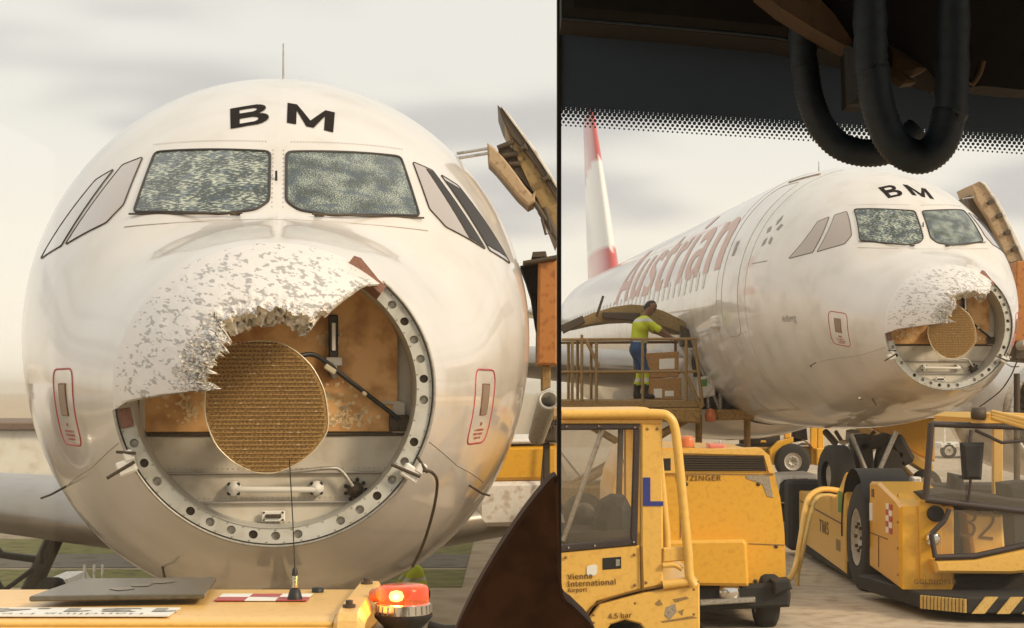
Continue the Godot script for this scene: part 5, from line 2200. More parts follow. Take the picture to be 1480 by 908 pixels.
	figure(w, j, Vector3(0.9, -0.35, 0.25).normalized(), true)

# ---------------------------------------------------------------- vehicles far behind
func build_background_vehicles() -> void:
	var d := 45.0
	var r := thing("baggage_tractor", "old yellow baggage tractor with round fender under the fuselage, far behind", "tractor", Vector3(at(1120, 0, d).x, 0, -d))
	var st := mb(false)
	slab(st, [[1052, 646], [1200, 646], [1200, 670], [1052, 670]], d + 0.2, 1.5, 0.05)
	part("chassis", st, M["old yellow"], r)
	st = mb(true)
	var rows := []
	for z in [0.0, 0.5]:
		var row := PackedVector3Array()
		for k in 17:
			var t := PI * k / 16.0
			row.append(at(1147 + cos(t) * 36, 672 - sin(t) * 40, d) - Vector3(0, 0, z))
		rows.append(row)
	sheet(st, rows)
	slab(st, [[1112, 672], [1112, 650], [1124, 638], [1147, 632], [1147, 640], [1130, 646], [1120, 672]], d - 0.02, 0.5, 0.02)
	part("fender", st, M["yellow paint"], r)
	for x in [1145, 1072]:
		var c := at(x, 665, d - 0.1)
		wheel(r, Vector3(c.x, 0.49, c.z) - r.position, Vector3(0, 0, 1), 0.48, 0.3, true, 0.5)
	st = mb(true)
	lathe(st, at(1070, 632, d + 0.5), Vector3(1, 0, 0), [[0, 0], [0, 0.28], [0.1, 0.36], [0.95, 0.36], [1.05, 0.26], [1.05, 0]], 24)
	part("tank", st, M["dark hollow"], r)
	for q in [[1103, 610, 640], [1138, 612, 634], [1176, 606, 672], [1186, 610, 660]]:
		st = mb(false)
		slab(st, [[q[0] - 4, q[1]], [q[0] + 5, q[1]], [q[0] + 5, q[2]], [q[0] - 4, q[2]]], d + 0.15, 0.15, 0.02)
		part("post", st, M["yellow paint"], r)
	st = mb(false)
	slab(st, [[1180, 648], [1198, 648], [1197, 672], [1180, 673]], d - 0.05, 0.4, 0.03)
	part("step_box", st, M["yellow paint"], r)
	st = mb(false)
	slab(st, [[1100, 606], [1180, 604], [1180, 609], [1100, 611]], d + 0.1, 1.2, 0.02)
	part("roof", st, M["matt white"], r)
	st = mb(false)
	slab(st, [[1148, 618], [1166, 616], [1168, 636], [1146, 640]], d + 0.4, 0.4, 0.04)
	part("seat", st, M["dark rubber"], r)
	# belt loader behind the nose gear
	d = 36.0
	var b := thing("belt_loader", "yellow belt loader with sloping conveyor behind the nose gear", "loader", Vector3(at(1300, 0, d).x, 0, -d))
	st = mb(false)
	slab(st, [[1237, 622], [1244, 612], [1350, 672], [1350, 690]], d, 0.6, 0.03)
	part("conveyor_beam", st, M["pale yellow paint"], b)
	st = mb(false)
	slab(st, [[1258, 618], [1280, 606], [1352, 604], [1352, 668], [1330, 660]], d + 0.4, 0.8, 0.04)
	part("body_panel", st, M["yellow paint"], b)
	for q in [[[1290, 662], [1262, 700]], [[1286, 656], [1320, 690]], [[1262, 700], [1320, 696]]]:
		st = mb(true)
		bar(st, at(q[0][0], q[0][1], d - 0.05), at(q[1][0], q[1][1], d - 0.05), 0.06, 6)
		part("strut", st, M["old yellow"], b)
	st = mb(false)
	slab(st, [[1250, 694], [1352, 690], [1352, 712], [1250, 712]], d + 0.1, 1.4, 0.05)
	part("chassis", st, M["dark hollow"], b)
	for x in [1268, 1338]:
		var c := at(x, 0, d - 0.05)
		wheel(b, Vector3(c.x, 0.36, c.z) - b.position, Vector3(0, 0, 1), 0.34, 0.25)
	# pale flatbeds and barriers standing on the apron beyond
	d = 58.0
	for q in [[968, 1046, 612, 660, "long pale flatbed trailer seen between cab roof and fuselage"], [1150, 1240, 640, 668, "low pale flatbed trailer behind the baggage tractor"], [1360, 1470, 600, 650, "pale boxy trailer seen through the tow tractor's cab"]]:
		var t := thing("flatbed_trailer", q[4], "trailer", Vector3(at((q[0] + q[1]) * 0.5, 0, d).x, 0, -d), "pale trailers on the far apron")
		st = mb(false)
		slab(st, [[q[0], q[3] - 9], [q[1], q[3] - 9], [q[1], q[3] - 2], [q[0], q[3] - 2]], d, 2.0, 0.03)
		part("bed", st, M["matt white"], t)
		for x in [q[0] + 12, q[1] - 12]:
			var c := at(x, 0, d)
			wheel(t, Vector3(c.x, 0.30, -d - 0.1) - t.position, Vector3(0, 0, 1), 0.28, 0.2)
		st = mb(false)
		slab(st, [[q[0] + 4, q[2]], [q[0] + 7, q[2]], [q[0] + 7, q[3] - 9], [q[0] + 4, q[3] - 9]], d + 0.2, 0.1, 0.01)
		slab(st, [[q[1] - 7, q[2]], [q[1] - 4, q[2]], [q[1] - 4, q[3] - 9], [q[1] - 7, q[3] - 9]], d + 0.2, 0.1, 0.01)
		part("stanchion", st, M["matt white"], t)
	# covered dolly in front of the tow tractor's arms
	d = 26.0
	var cd := thing("covered_dolly", "low white dolly under a black cover, left of the nose wheel", "dolly", Vector3(at(1160, 0, d).x, 0, -d))
	st = mb(false)
	slab(st, [[1122, 708], [1126, 688], [1180, 686], [1188, 694], [1198, 722], [1198, 728], [1120, 728]], d + 0.02, 1.2, 0.04)
	part("white_shell", st, M["matt white"], cd)
	st = mb(true)
	slab(st, [[1126, 726], [1128, 700], [1134, 694], [1168, 692], [1176, 698], [1186, 726]], d - 0.04, 0.6, 0.05)
	part("black_cover", st, M["dark rubber"], cd)
	st = mb(false)
	slab(st, [[1120, 728], [1198, 728], [1198, 770], [1120, 770]], d + 0.1, 1.0, 0.03)
	part("frame", st, M["dark hollow"], cd)
	for x in [1134, 1186]:
		var c := at(x, 0, d - 0.02)
		wheel(cd, Vector3(c.x, 0.24, c.z) - cd.position, Vector3(0, 0, 1), 0.22, 0.16)

# ---------------------------------------------------------------- tow tractor "32"
func build_tractor() -> void:
	var x0 := 4.08
	var r := thing("tow_tractor", "yellow tow tractor numbered 32 with glazed cab, holding the nose gear", "tractor", Vector3(5.4, 0.03, -20.0))
	var st: SurfaceTool
	# left arm alongside the nose gear, its top stepping up to the wheel
	var arm := PackedVector2Array([Vector2(20.35, 1.40), Vector2(20.9, 1.08), Vector2(21.3, 1.03), Vector2(23.6, 0.98), Vector2(23.6, 0.28), Vector2(20.35, 0.16)])
	var along := Transform3D(Basis(Vector3(0, 0, -1), Vector3(0, 1, 0), Vector3(1, 0, 0)), Vector3(0, 0.0, 0))
	for x in [x0, 6.35]:
		st = mb(false)
		prism(st, arm, x, x + 0.5, 0.02, along)
		part("arm", st, M["pale yellow paint"], r)
		st = mb(false)
		box(st, Vector3(x + 0.26, 0.22, -21.9), Vector3(0.46, 0.22, 3.3), 0.03)
		part("arm_skirt", st, M["dark rubber"], r)
	st = mb(false)
	box(st, Vector3(x0 - 0.004, 0.80, -22.0), Vector3(0.012, 0.014, 3.0), 0.002, Basis(Vector3(1, 0, 0), 0.03))
	part("arm_seam", st, M["mechanism"], r)
	st = mb(false)
	box(st, Vector3(x0 - 0.003, 1.02, -20.62), Vector3(0.008, 0.26, 0.24), 0.002)
	part("green_sticker", st, M["green print"], r)
	print_flat("tractor_lettering", "TMS", 0.17, M["brown print"], r, Transform3D(Basis(Vector3(0, 0, 1), Vector3(0, 1, 0), Vector3(-1, 0, 0)), Vector3(x0 - 0.004, 0.62, -21.7)), true, "Droid Sans", 1.5)
	st = mb(false)
	box(st, Vector3(x0 - 0.003, 0.47, -20.75), Vector3(0.008, 0.14, 0.25), 0.002)
	part("brown_sticker", st, M["rail brown"], r)
	# far end of the arm
	st = mb(false)
	box(st, Vector3(x0 + 0.12, 0.62, -23.9), Vector3(0.5, 1.0, 0.45), 0.05)
	part("end_buffer", st, M["dark rubber"], r)
	# wheel between arm and body, in a dark arch
	wheel(r, Vector3(x0 + 0.22, 0.66, -19.75) - r.position - Vector3(0, 0.0, 0), Vector3(1, 0, 0), 0.66, 0.42, true, 0.52)
	wheel(r, Vector3(6.62, 0.66, -19.75) - r.position, Vector3(1, 0, 0), 0.66, 0.42, true, 0.52)
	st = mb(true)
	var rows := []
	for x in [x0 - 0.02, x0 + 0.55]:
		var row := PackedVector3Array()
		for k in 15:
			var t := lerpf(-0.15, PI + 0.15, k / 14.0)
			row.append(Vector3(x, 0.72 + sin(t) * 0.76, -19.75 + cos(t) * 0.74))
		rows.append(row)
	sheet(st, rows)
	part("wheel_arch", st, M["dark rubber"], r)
	st = mb(false)
	box(st, Vector3(5.4, 0.75, -19.75), Vector3(2.0, 0.9, 1.1), 0.05)
	box(st, Vector3(5.4, 1.12, -19.3), Vector3(2.5, 0.4, 0.7), 0.05)
	part("chassis", st, M["dark hollow"], r)
	# rear body
	st = mb(true)
	var side := PackedVector2Array([Vector2(17.55, 0.30), Vector2(19.05, 0.38), Vector2(19.05, 1.36), Vector2(18.6, 1.38), Vector2(17.75, 1.24), Vector2(17.55, 1.18)])
	prism(st, side, x0 + 0.02, x0 + 0.60, 0.03, along)
	var body := part("body", st, M["yellow paint"], r)
	st = mb(false)
	box(st, Vector3(x0 + 0.015, 1.24, -18.85), Vector3(0.01, 0.09, 0.10), 0.002)
	part("filler_cap", st, M["brown print"], body)
	st = mb(false)
	box(st, Vector3(x0 + 0.015, 1.02, -18.93), Vector3(0.01, 0.20, 0.14), 0.002)
	part("white_sticker", st, M["white print"], body)
	st = mb(false)
	box(st, Vector3(x0 + 0.016, 0.78, -18.55), Vector3(0.01, 0.010, 0.86), 0.001)
	part("body_seam", st, M["brown print"], body)
	st = mb(false)
	box(st, Vector3(x0 + 0.016, 0.60, -18.55), Vector3(0.01, 0.34, 0.010), 0.001)
	part("body_seam", st, M["brown print"], body)
	for k in 4:
		st = mb(true)
		lathe(st, Vector3(x0 + 0.02, 0.45 + 0.28 * k, -17.62), Vector3(-1, 0, 0), [[0, 0.018], [0.012, 0.016], [0.016, 0.0]], 8)
		part("bolt", st, M["old yellow"], body)
	# red and white chequered marker
	for i in 2:
		for k in 5:
			st = mb(false)
			box(st, at(1344 - 43 + i * 9 - 2, 733 + k * 8.6 + 2, 17.8) * Vector3(0, 1, 0) + Vector3(x0 + 0.014, 0, -18.10 + i * 0.14), Vector3(0.008, 0.064, 0.138), 0.001)
			part("check", st, M["red print"] if (i + k) % 2 else M["white print"], body)
	# front face of that body, with lamp, sticker and plate
	st = mb(false)
	slab(st, [[1328, 722], [1362, 726], [1362, 845], [1330, 843]], 17.52, 0.05, 0.01)
	part("end_panel", st, M["yellow paint"], body)
	st = mb(true)
	lathe(st, at(1353, 743, 17.46), Vector3(0, 0, 1), [[-0.05, 0.085], [0.02, 0.085], [0.03, 0.07], [0.02, 0.0]], 20)
	part("lamp", st, M["dark rubber"], body)
	st = mb(true)
	lathe(st, at(1349, 780, 17.46), Vector3(0, 0, 1), [[-0.05, 0.075], [0.02, 0.075], [0.035, 0.05], [0.04, 0.0]], 20)
	part("headlight", st, M["chrome"], body)
	print_flat("maker_plate", "GOLDHOFER", 0.05, M["brown print"], r, Transform3D(Basis(), at(1352, 841, 17.44)), true, "Droid Sans", 1.1)
	# pale fittings on top of the deck
	st = mb(false)
	slab(st, [[1276, 690], [1298, 688], [1296, 716], [1274, 716]], 19.6, 0.35, 0.03)
	part("camera_box", st, M["matt white"], r)
	st = mb(true)
	lathe(st, at(1285, 703, 19.58), Vector3(0, 0, 1), [[-0.02, 0.07], [0.02, 0.065], [0.01, 0.0]], 16)
	part("camera_lens", st, M["mechanism"], r)
	st = mb(false)
	slab(st, [[1320, 690], [1332, 690], [1334, 714], [1318, 714]], 19.4, 0.2, 0.02)
	part("deck_fitting", st, M["matt white"], r)
	# the cradle that grips the nose wheels
	st = mb(true)
	lathe(st, at(1211, 688, 22.6) + Vector3(-0.16, 0, 0), Vector3(1, 0, -0.15), [[0, 0.2], [0, 0.36], [0.04, 0.42], [0.26, 0.42], [0.30, 0.36], [0.30, 0.2]], 28)
	var cr := part("cradle_roller", st, M["tyre"], r)
	st = mb(true)
	lathe(st, at(1211, 688, 22.6) + Vector3(-0.15, 0, 0), Vector3(1, 0, -0.15), [[0.05, 0.0], [0.02, 0.08], [0.06, 0.2]], 20)
	part("roller_hub", st, M["dull metal"], cr)
	for q in [[1246, 660, 0.26, 0.62, 0.1], [1284, 672, 0.36, 0.50, -0.2], [1262, 640, 0.5, 0.16, 0.3], [1300, 650, 0.22, 0.44, 0.5]]:
		st = mb(false)
		box(st, at(q[0], q[1], 22.9), Vector3(q[2], q[3], 0.35), 0.05, Basis(Vector3(0, 0, 1), q[4]))
		part("cradle_block", st, M["dark hollow"], r)
	for q in [[[1230, 628], [1262, 706]], [[1296, 624], [1262, 700]], [[1220, 706], [1310, 700]]]:
		st = mb(true)
		bar(st, at(q[0][0], q[0][1], 22.6), at(q[1][0], q[1][1], 22.6), 0.035, 8)
		part("cradle_rod", st, M["dull metal"], r)
	# cab: frame of black bars round clear panes, the seat side panel numbered 32
	var d := 17.35
	st = mb(false)
	for q in [[[1346, 612], [1338, 722], 0.036], [[1346, 613], [1490, 618], 0.032], [[1338, 722], [1490, 740], 0.036], [[1372, 736], [1366, 752], 0.028], [[1366, 752], [1346, 772], 0.028], [[1346, 772], [1352, 806], 0.028], [[1352, 806], [1410, 804], 0.032], [[1410, 804], [1490, 786], 0.032]]:
		bar(st, at(q[0][0], q[0][1], d), at(q[1][0], q[1][1], d), q[2], 8)
	var cabf := part("cab_frame", st, M["window frame"], r)
	st = mb(false)
	slab(st, [[1347, 614], [1490, 619], [1490, 739], [1339, 721]], d + 0.005, 0.008, 0.001)
	part("upper_pane", st, M["cab glass"], cabf)
	st = mb(false)
	slab(st, [[1374, 737], [1490, 741], [1490, 786], [1410, 803], [1353, 805], [1347, 773], [1367, 753]], d + 0.005, 0.008, 0.001)
	part("lower_pane", st, M["cab glass"], cabf)
	for q in [[[1436, 616], [1450, 616], [1450, 735], [1436, 733]], [[1410, 606], [1424, 606], [1424, 620], [1410, 618]]]:
		st = mb(false)
		slab(st, q, d + 1.3, 0.08, 0.01)
		part("rear_pillar", st, M["pale yellow paint"], r)
	st = mb(false)
	slab(st, [[1402, 604], [1420, 598], [1500, 598], [1500, 612], [1404, 612]], d - 0.02, 1.5, 0.04)
	var roof := part("cab_roof", st, M["pale yellow paint"], r)
	for k in 3:
		st = mb(true)
		bar(st, at(1434, 596 + k * 4, d - 0.06 - k * 0.02), at(1500, 610 + k * 6, d - 0.5), 0.026, 8)
		part("roof_bar", st, M["pale yellow paint"], roof)
	st = mb(true)
	lathe(st, at(1415, 598, d - 0.08), Vector3(1, 0, 0), [[-0.08, 0.0], [-0.07, 0.06], [0.06, 0.07], [0.07, 0.0]], 16)
	part("work_lamp", st, M["mechanism"], roof)
	# mirror
	st = mb(true)
	slab(st, [[1390, 640], [1424, 640], [1420, 694], [1394, 694]], d - 0.12, 0.12, 0.035)
	var mir := part("mirror", st, M["dark rubber"], r)
	st = mb(true)
	bar(st, at(1402, 640, d - 0.06), at(1404, 622, d - 0.03), 0.02, 6)
	bar(st, at(1403, 694, d - 0.06), at(1400, 724, d - 0.03), 0.016, 6)
	bar(st, at(1410, 622, d - 0.03), at(1448, 640, d - 0.2), 0.018, 6)
	bar(st, at(1448, 640, d - 0.2), at(1495, 636, d - 0.2), 0.018, 6)
	part("mirror_arm", st, M["window frame"], mir)
	# cab inside
	st = mb(false)
	slab(st, [[1398, 742], [1450, 744], [1454, 800], [1406, 804]], d + 0.35, 0.5, 0.03)
	part("number_panel", st, M["pale yellow paint"], r)
	print_flat("number", "32", 0.30, M["brown print"], r, Transform3D(Basis(Vector3(0, 0, 1), -0.12), at(1414, 758, d + 0.34)), false, "Droid Sans", 0.85)
	st = mb(true)
	slab(st, [[1456, 700], [1490, 696], [1490, 800], [1462, 800]], d + 0.6, 0.5, 0.05)
	slab(st, [[1376, 742], [1398, 742], [1402, 800], [1374, 802]], d + 0.7, 0.3, 0.04)
	slab(st, [[1376, 684], [1394, 688], [1398, 724], [1374, 720]], d + 1.2, 0.25, 0.05)
	part("seat", st, M["dark rubber"], r)
	st = mb(false)
	slab(st, [[1342, 716], [1380, 712], [1500, 726], [1500, 742], [1342, 724]], d + 0.1, 1.3, 0.02)
	part("dashboard", st, M["dark hollow"], r)
	# front skirt panel under the lower pane
	st = mb(true)
	slab(st, [[1350, 810], [1408, 808], [1500, 790], [1500, 826], [1462, 830], [1354, 829]], d - 0.02, 0.4, 0.03)
	part("front_skirt", st, M["pale yellow paint"], r)
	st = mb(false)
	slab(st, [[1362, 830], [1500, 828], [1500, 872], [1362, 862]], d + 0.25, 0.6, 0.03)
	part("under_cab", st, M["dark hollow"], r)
	# floor plate and bumper with hazard bars
	st = mb(false)
	var plan := PackedVector2Array([Vector2(3.95, -19.0), Vector2(4.25, -17.2), Vector2(4.62, -16.85), Vector2(7.0, -16.7), Vector2(7.0, -19.0)])
	prism(st, plan_flip(plan), 0.14, 0.30, 0.015, plan_frame())
	part("bumper", st, M["dark rubber"], r)
	st = mb(false)
	for k in 13:
		var t := k / 12.0
		box(st, Vector3(4.24, 0.215, -17.18).lerp(Vector3(4.60, 0.215, -16.86), t), Vector3(0.02, 0.14, 0.03), 0.003, Basis(Vector3(0, 1, 0), 0.8))
	part("ribbed_corner", st, M["hazard yellow"], r)
	for k in 9:
		st = mb(false)
		var x := 4.66 + k * 0.25
		var z := lerpf(-16.85, -16.7, (x + 0.27 - 4.62) / 2.38) + 0.004
		prism(st, PackedVector2Array([Vector2(x, 0.14), Vector2(x + 0.13, 0.14), Vector2(x + 0.27, 0.31), Vector2(x + 0.14, 0.31)]), z - 0.02, z + 0.004, 0.001)
		part("hazard_bar", st, M["hazard yellow"], r)
	# yellow power hose from the aircraft unit across the arm
	var h := thing("power_hose", "thick yellow power hose looping over the tow tractor's arm", "hose", at(1150, 830, 20.3))
	st = mb(true)
	tube(st, curve([at(1222, 712, 21.6), at(1205, 708, 21.4), at(1186, 708, 21.2), at(1170, 718, 20.9), at(1163, 740, 20.6), at(1157, 780, 20.3), at(1150, 818, 20.1), at(1140, 838, 19.4), at(1124, 846, 18.8)], 6), 0.036, 10)
	part("outer_loop", st, M["pale yellow paint"], h)
	st = mb(true)
	tube(st, curve([at(1215, 720, 21.5), at(1195, 716, 21.2), at(1178, 724, 20.8), at(1166, 770, 20.3), at(1160, 800, 20.2), at(1154, 828, 20.2), at(1152, 850, 20.15)], 6), 0.026, 10)
	part("inner_loop", st, M["hazard yellow"], h)

func plan_flip(p: PackedVector2Array) -> PackedVector2Array:
	var out := PackedVector2Array()
	for q in p:
		out.append(Vector2(q.x, -q.y))
	return out

# lays an outline of (x, -z) flat, its thickness upwards
func plan_frame() -> Transform3D:
	return Transform3D(Basis(Vector3(1, 0, 0), Vector3(0, 0, -1), Vector3(0, 1, 0)), Vector3.ZERO)

# ---------------------------------------------------------------- ground power unit
func build_power_unit() -> void:
	var d := 16.5
	var r := thing("ground_power_unit", "big rounded yellow power unit with dark louvre window and red lamps", "power unit", Vector3(at(1020, 0, d).x, 0.03, -d - 1.0))
	var st := mb(true)
	slab(st, [[884, 855], [884, 720], [890, 690], [900, 664], [908, 652], [920, 648], [1000, 648], [1096, 652], [1108, 658], [1116, 672], [1128, 720], [1134, 770], [1136, 830], [1132, 852], [1122, 856]], d, 2.2, 0.10)
	var hood := part("hood", st, M["yellow paint"], r)
	st = mb(true)
	slab(st, [[900, 652], [1100, 648], [1112, 658], [1120, 684], [1112, 684], [1104, 658], [984, 655], [984, 684], [898, 684]], d - 0.03, 0.3, 0.02)
	part("hood_rim", st, M["pale yellow paint"], hood)
	st = mb(false)
	slab(st, [[984, 658], [1103, 660], [1108, 681], [984, 681]], d - 0.02, 0.05, 0.008)
	part("louvre_window", st, M["dark hollow"], hood)
	st = mb(false)
	for k in 6:
		slab(st, [[985, 661 + k * 3.4], [1104, 662 + k * 3.4], [1104, 663 + k * 3.4], [985, 662.2 + k * 3.4]], d - 0.03, 0.02, 0.001)
	part("louvre_slats", st, M["mechanism"], hood)
	st = mb(false)
	slab(st, [[900, 664], [970, 662], [970, 681], [902, 681]], d - 0.035, 0.05, 0.008)
	part("side_window", st, M["dark hollow"], hood)
	st = mb(false)
	slab(st, [[1078, 687], [1112, 687], [1118, 720], [1109, 718], [1102, 700], [1078, 692]], d - 0.006, 0.02, 0.002)
	part("worn_patch", st, M["grey patch"], hood)
	print_flat("maker_name", "HITZINGER", 0.055, M["brown print"], r, Transform3D(Basis(), at(1010, 691, d - 0.008)), true, "Droid Sans", 1.15)
	# seams
	st = mb(false)
	slab(st, [[984, 684], [1118, 686], [1118, 687.5], [984, 686]], d - 0.005, 0.02, 0.001)
	part("hood_seam", st, M["rail brown"], hood)
	st = mb(false)
	tube(st, [at(984, 686, d - 0.004), at(984, 782, d - 0.004)], 0.006, 6)
	part("hood_seam", st, M["rail brown"], hood)
	st = mb(false)
	tube(st, [at(1083, 786, d - 0.004), at(1134, 788, d - 0.004)], 0.005, 6)
	part("hood_seam", st, M["rail brown"], hood)
	for q in [[1096, 700], [1122, 790], [1092, 840], [1124, 842], [992, 700]]:
		st = mb(true)
		lathe(st, at(q[0], q[1], d), Vector3(0, 0, 1), [[-0.02, 0.022], [0.008, 0.020], [0.012, 0.0]], 10)
		part("latch_button", st, M["mechanism"], hood)
	# lower locker proud of the hood
	st = mb(true)
	slab(st, [[962, 782], [1076, 780], [1080, 786], [1083, 842], [1082, 848], [962, 846]], d - 0.30, 0.4, 0.03)
	part("locker", st, M["yellow paint"], r)
	st = mb(false)
	slab(st, [[1006, 848], [1140, 844], [1144, 860], [1142, 878], [1010, 884]], d - 0.15, 2.0, 0.03)
	slab(st, [[1118, 840], [1142, 838], [1146, 852], [1120, 860]], d - 0.25, 0.3, 0.02)
	part("bumper", st, M["dark rubber"], r)
	st = mb(true)
	lathe(st, at(1054, 856, d - 0.16), Vector3(0, 0, 1), [[-0.03, 0.11], [0.02, 0.11], [0.05, 0.07], [0.06, 0.0]], 20)
	part("headlight", st, M["chrome"], r)
	st = mb(false)
	slab(st, [[1012, 868], [1092, 864], [1092, 871], [1012, 876]], d - 0.24, 0.1, 0.01)
	part("tow_bar", st, M["dull metal"], r)
	for x in [1112, 930]:
		for z in [0.25, 1.7]:
			var c := at(x, 0, d)
			wheel(r, Vector3(c.x, 0.35, -d - z) - r.position, Vector3(1, 0, 0), 0.34, 0.22)
	for q in [[[1024, 641], [1048, 642], [1051, 651], [1024, 650]], [[1070, 649], [1095, 650], [1100, 658], [1070, 656]], [[905, 641], [922, 641], [924, 650], [903, 650]]]:
		st = mb(true)
		slab(st, q, d + 0.2, 0.25, 0.02)
		part("roof_lamp", st, M["lamp red"], r)
	st = mb(true)
	var bc := at(993, 651, d + 0.3)
	lathe(st, bc, Vector3(0, 1, 0), [[0, 0.085], [0.03, 0.085], [0.035, 0.07]], 20)
	var bb := part("beacon_base", st, M["dark rubber"], r)
	st = mb(true)
	lathe(st, bc, Vector3(0, 1, 0), [[0.035, 0.075], [0.11, 0.075], [0.14, 0.06], [0.15, 0.0]], 20)
	part("beacon_lens", st, M["lamp orange"], bb)

# ---------------------------------------------------------------- yellow cab truck at the front
func build_cab_truck() -> void:
	var d := 10.0
	var r := thing("airport_truck", "yellow airport truck with open roll bar and letter L on its cab pillar", "truck", Vector3(at(900, 0, d).x, 0, -d - 0.7))
	var deep := 1.45
	for z in [0.0, deep]:
		var near: bool = z == 0.0
		var dd: float = d + z
		var far := func(list: Array) -> PackedVector2Array: return flat(list, d)
		var st := mb(false)
		prism(st, far.call([[810, 606], [957, 606], [957, 613], [925, 613], [810, 613]]), -dd - 0.05, -dd, 0.006)
		part("roof_edge", st, M["pale yellow paint"], r)
		st = mb(false)
		prism(st, far.call([[926, 612], [957, 612], [958, 700], [959, 846], [928, 853], [926, 790]]), -dd - 0.07, -dd + 0.008, 0.012)
		part("rear_pillar", st, M["pale yellow paint"], r)
		st = mb(false)
		prism(st, far.call([[810, 798], [924, 788], [926, 852], [862, 870], [848, 886], [840, 910], [810, 910]]), -dd - 0.05, -dd, 0.008)
		part("door", st, M["pale yellow paint"], r)
		st = mb(false)
		prism(st, far.call([[843, 960], [846, 908], [853, 891], [866, 874], [930, 857], [1011, 844], [1012, 960], [950, 960], [944, 925], [925, 902], [903, 896], [882, 903], [866, 926], [862, 960]]), -dd - 0.06, -dd + 0.012, 0.01)
		part("rear_fender", st, M["pale yellow paint"], r)
		st = mb(false)
		var wf := [[[810, 613], [925, 613], [924, 621], [810, 622]], [[916, 621], [925, 621], [921, 788], [911, 788]], [[810, 788], [915, 778], [922, 788], [810, 799]]]
		for q in wf:
			prism(st, far.call(q), -dd - 0.04, -dd + 0.010, 0.008)
		var fr := part("window_frame", st, M["window frame"], r)
		st = mb(false)
		prism(st, far.call([[810, 621], [917, 621], [912, 779], [810, 789]]), -dd - 0.024, -dd - 0.018, 0.001)
		part("window_pane", st, M["cab glass"], fr)
		if near:
			st = mb(false)
			for q in [[820, 617], [866, 616], [918, 618], [916, 784], [860, 789], [822, 792]]:
				box(st, at(q[0], q[1], d - 0.012), Vector3.ONE * 0.012, 0.003)
			part("screw", st, M["chrome"], fr)
	# cab roof, front posts, floor and back board
	var st := mb(false)
	prism(st, flat([[810, 592], [940, 592], [957, 597], [957, 606], [810, 606]], d), -d - deep - 0.05, -d + 0.012, 0.012)
	part("roof", st, M["pale yellow paint"], r)
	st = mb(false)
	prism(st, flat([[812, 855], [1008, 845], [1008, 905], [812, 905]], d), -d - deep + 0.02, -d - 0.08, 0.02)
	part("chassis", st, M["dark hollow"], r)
	st = mb(false)
	prism(st, flat([[960, 842], [1011, 840], [1011, 848], [960, 850]], d), -d - deep, -d - 0.07, 0.01)
	part("rear_deck", st, M["pale yellow paint"], r)
	# roll bar from roof down to the rear deck
	for z in [0.0, deep - 0.05]:
		st = mb(true)
		var rb := curve([at(812, 599, d), at(900, 598, d), at(950, 598, d), at(965, 602, d), at(974, 616, d), at(979, 650, d), at(985, 710, d), at(991, 770, d), at(994, 800, d), at(996, 832, d), at(1003, 846, d)], 5)
		for i in rb.size():
			rb[i] += Vector3(0, 0, 0.03 - z)
		tube(st, rb, 0.028, 12)
		var bar_o := part("roll_bar", st, M["pale yellow paint"], r)
		st = mb(false)
		prism(st, flat([[958, 792], [992, 790], [993, 810], [958, 813]], d), -d - 0.02 - z, -d + 0.02 - z, 0.008)
		part("gusset_plate", st, M["pale yellow paint"], bar_o)
		st = mb(true)
		tube(st, curve([at(958, 818, d - 0.02), at(975, 817, d - 0.02), at(986, 823, d - 0.02)], 4), 0.016, 8)
		tube(st, [at(958, 846, d - 0.02), at(998, 840, d - 0.02)], 0.028, 10)
		var rg := part("rung", st, M["pale yellow paint"], bar_o)
		rg.position += Vector3(0, 0, -z)
	# gaps round the door and bolts along the fender
	st = mb(false)
	tube(st, [at(926, 790, d - 0.010), at(928, 853, d - 0.012)], 0.006, 6)
	part("door_gap", st, M["brown print"], r)
	st = mb(false)
	tube(st, curve([at(842, 906, d - 0.012), at(850, 887, d - 0.012), at(866, 871, d - 0.012), at(928, 853, d - 0.012), at(1010, 841, d - 0.012)], 4), 0.006, 6)
	part("fender_gap", st, M["brown print"], r)
	for q in [[858, 889], [918, 872], [858, 900], [1003, 888], [1003, 852], [936, 620], [950, 620], [934, 842], [917, 802], [918, 846], [818, 806]]:
		st = mb(true)
		lathe(st, at(q[0], q[1], d - 0.008), Vector3(0, 0, 1), [[0, 0.010], [0.005, 0.009], [0.008, 0.0]], 8)
		part("bolt", st, M["old yellow"], r)
	# inside: seat, wheel, stay
	st = mb(true)
	slab(st, [[866, 790], [862, 752], [872, 728], [888, 719], [906, 720], [914, 736], [914, 790]], d + 0.35, 0.45, 0.06)
	var seat := part("seat", st, M["dark rubber"], r)
	st = mb(true)
	slab(st, [[826, 800], [832, 742], [846, 734], [862, 742], [868, 800]], d + 0.85, 0.4, 0.06)
	part("second_seat", st, M["dark rubber"], seat)
	st = mb(false)
	slab(st, [[810, 772], [914, 766], [914, 800], [810, 806]], d + 0.3, 0.9, 0.04)
	part("console", st, M["dark hollow"], r)
	st = mb(true)
	bar(st, at(871, 620, d + 0.05), at(814, 782, d + 0.05), 0.016, 8)
	part("window_stay", st, M["bare metal"], r)
	# door recess handle, stickers and lettering
	st = mb(false)
	slab(st, [[871, 807], [898, 805], [898, 822], [871, 824]], d - 0.006, 0.03, 0.004)
	var dh := part("door_handle", st, M["black"], r)
	st = mb(false)
	slab(st, [[890, 809], [896, 809], [896, 818], [890, 819]], d - 0.012, 0.01, 0.002)
	part("lock", st, M["dull metal"], dh)
	st = mb(false)
	prism(st, flat([[850, 818], [860, 816], [863, 818], [863, 828], [860, 832], [850, 832], [848, 829], [848, 820]], d), -d + 0.001, -d + 0.006, 0.001)
	part("white_sticker", st, M["white print"], r)
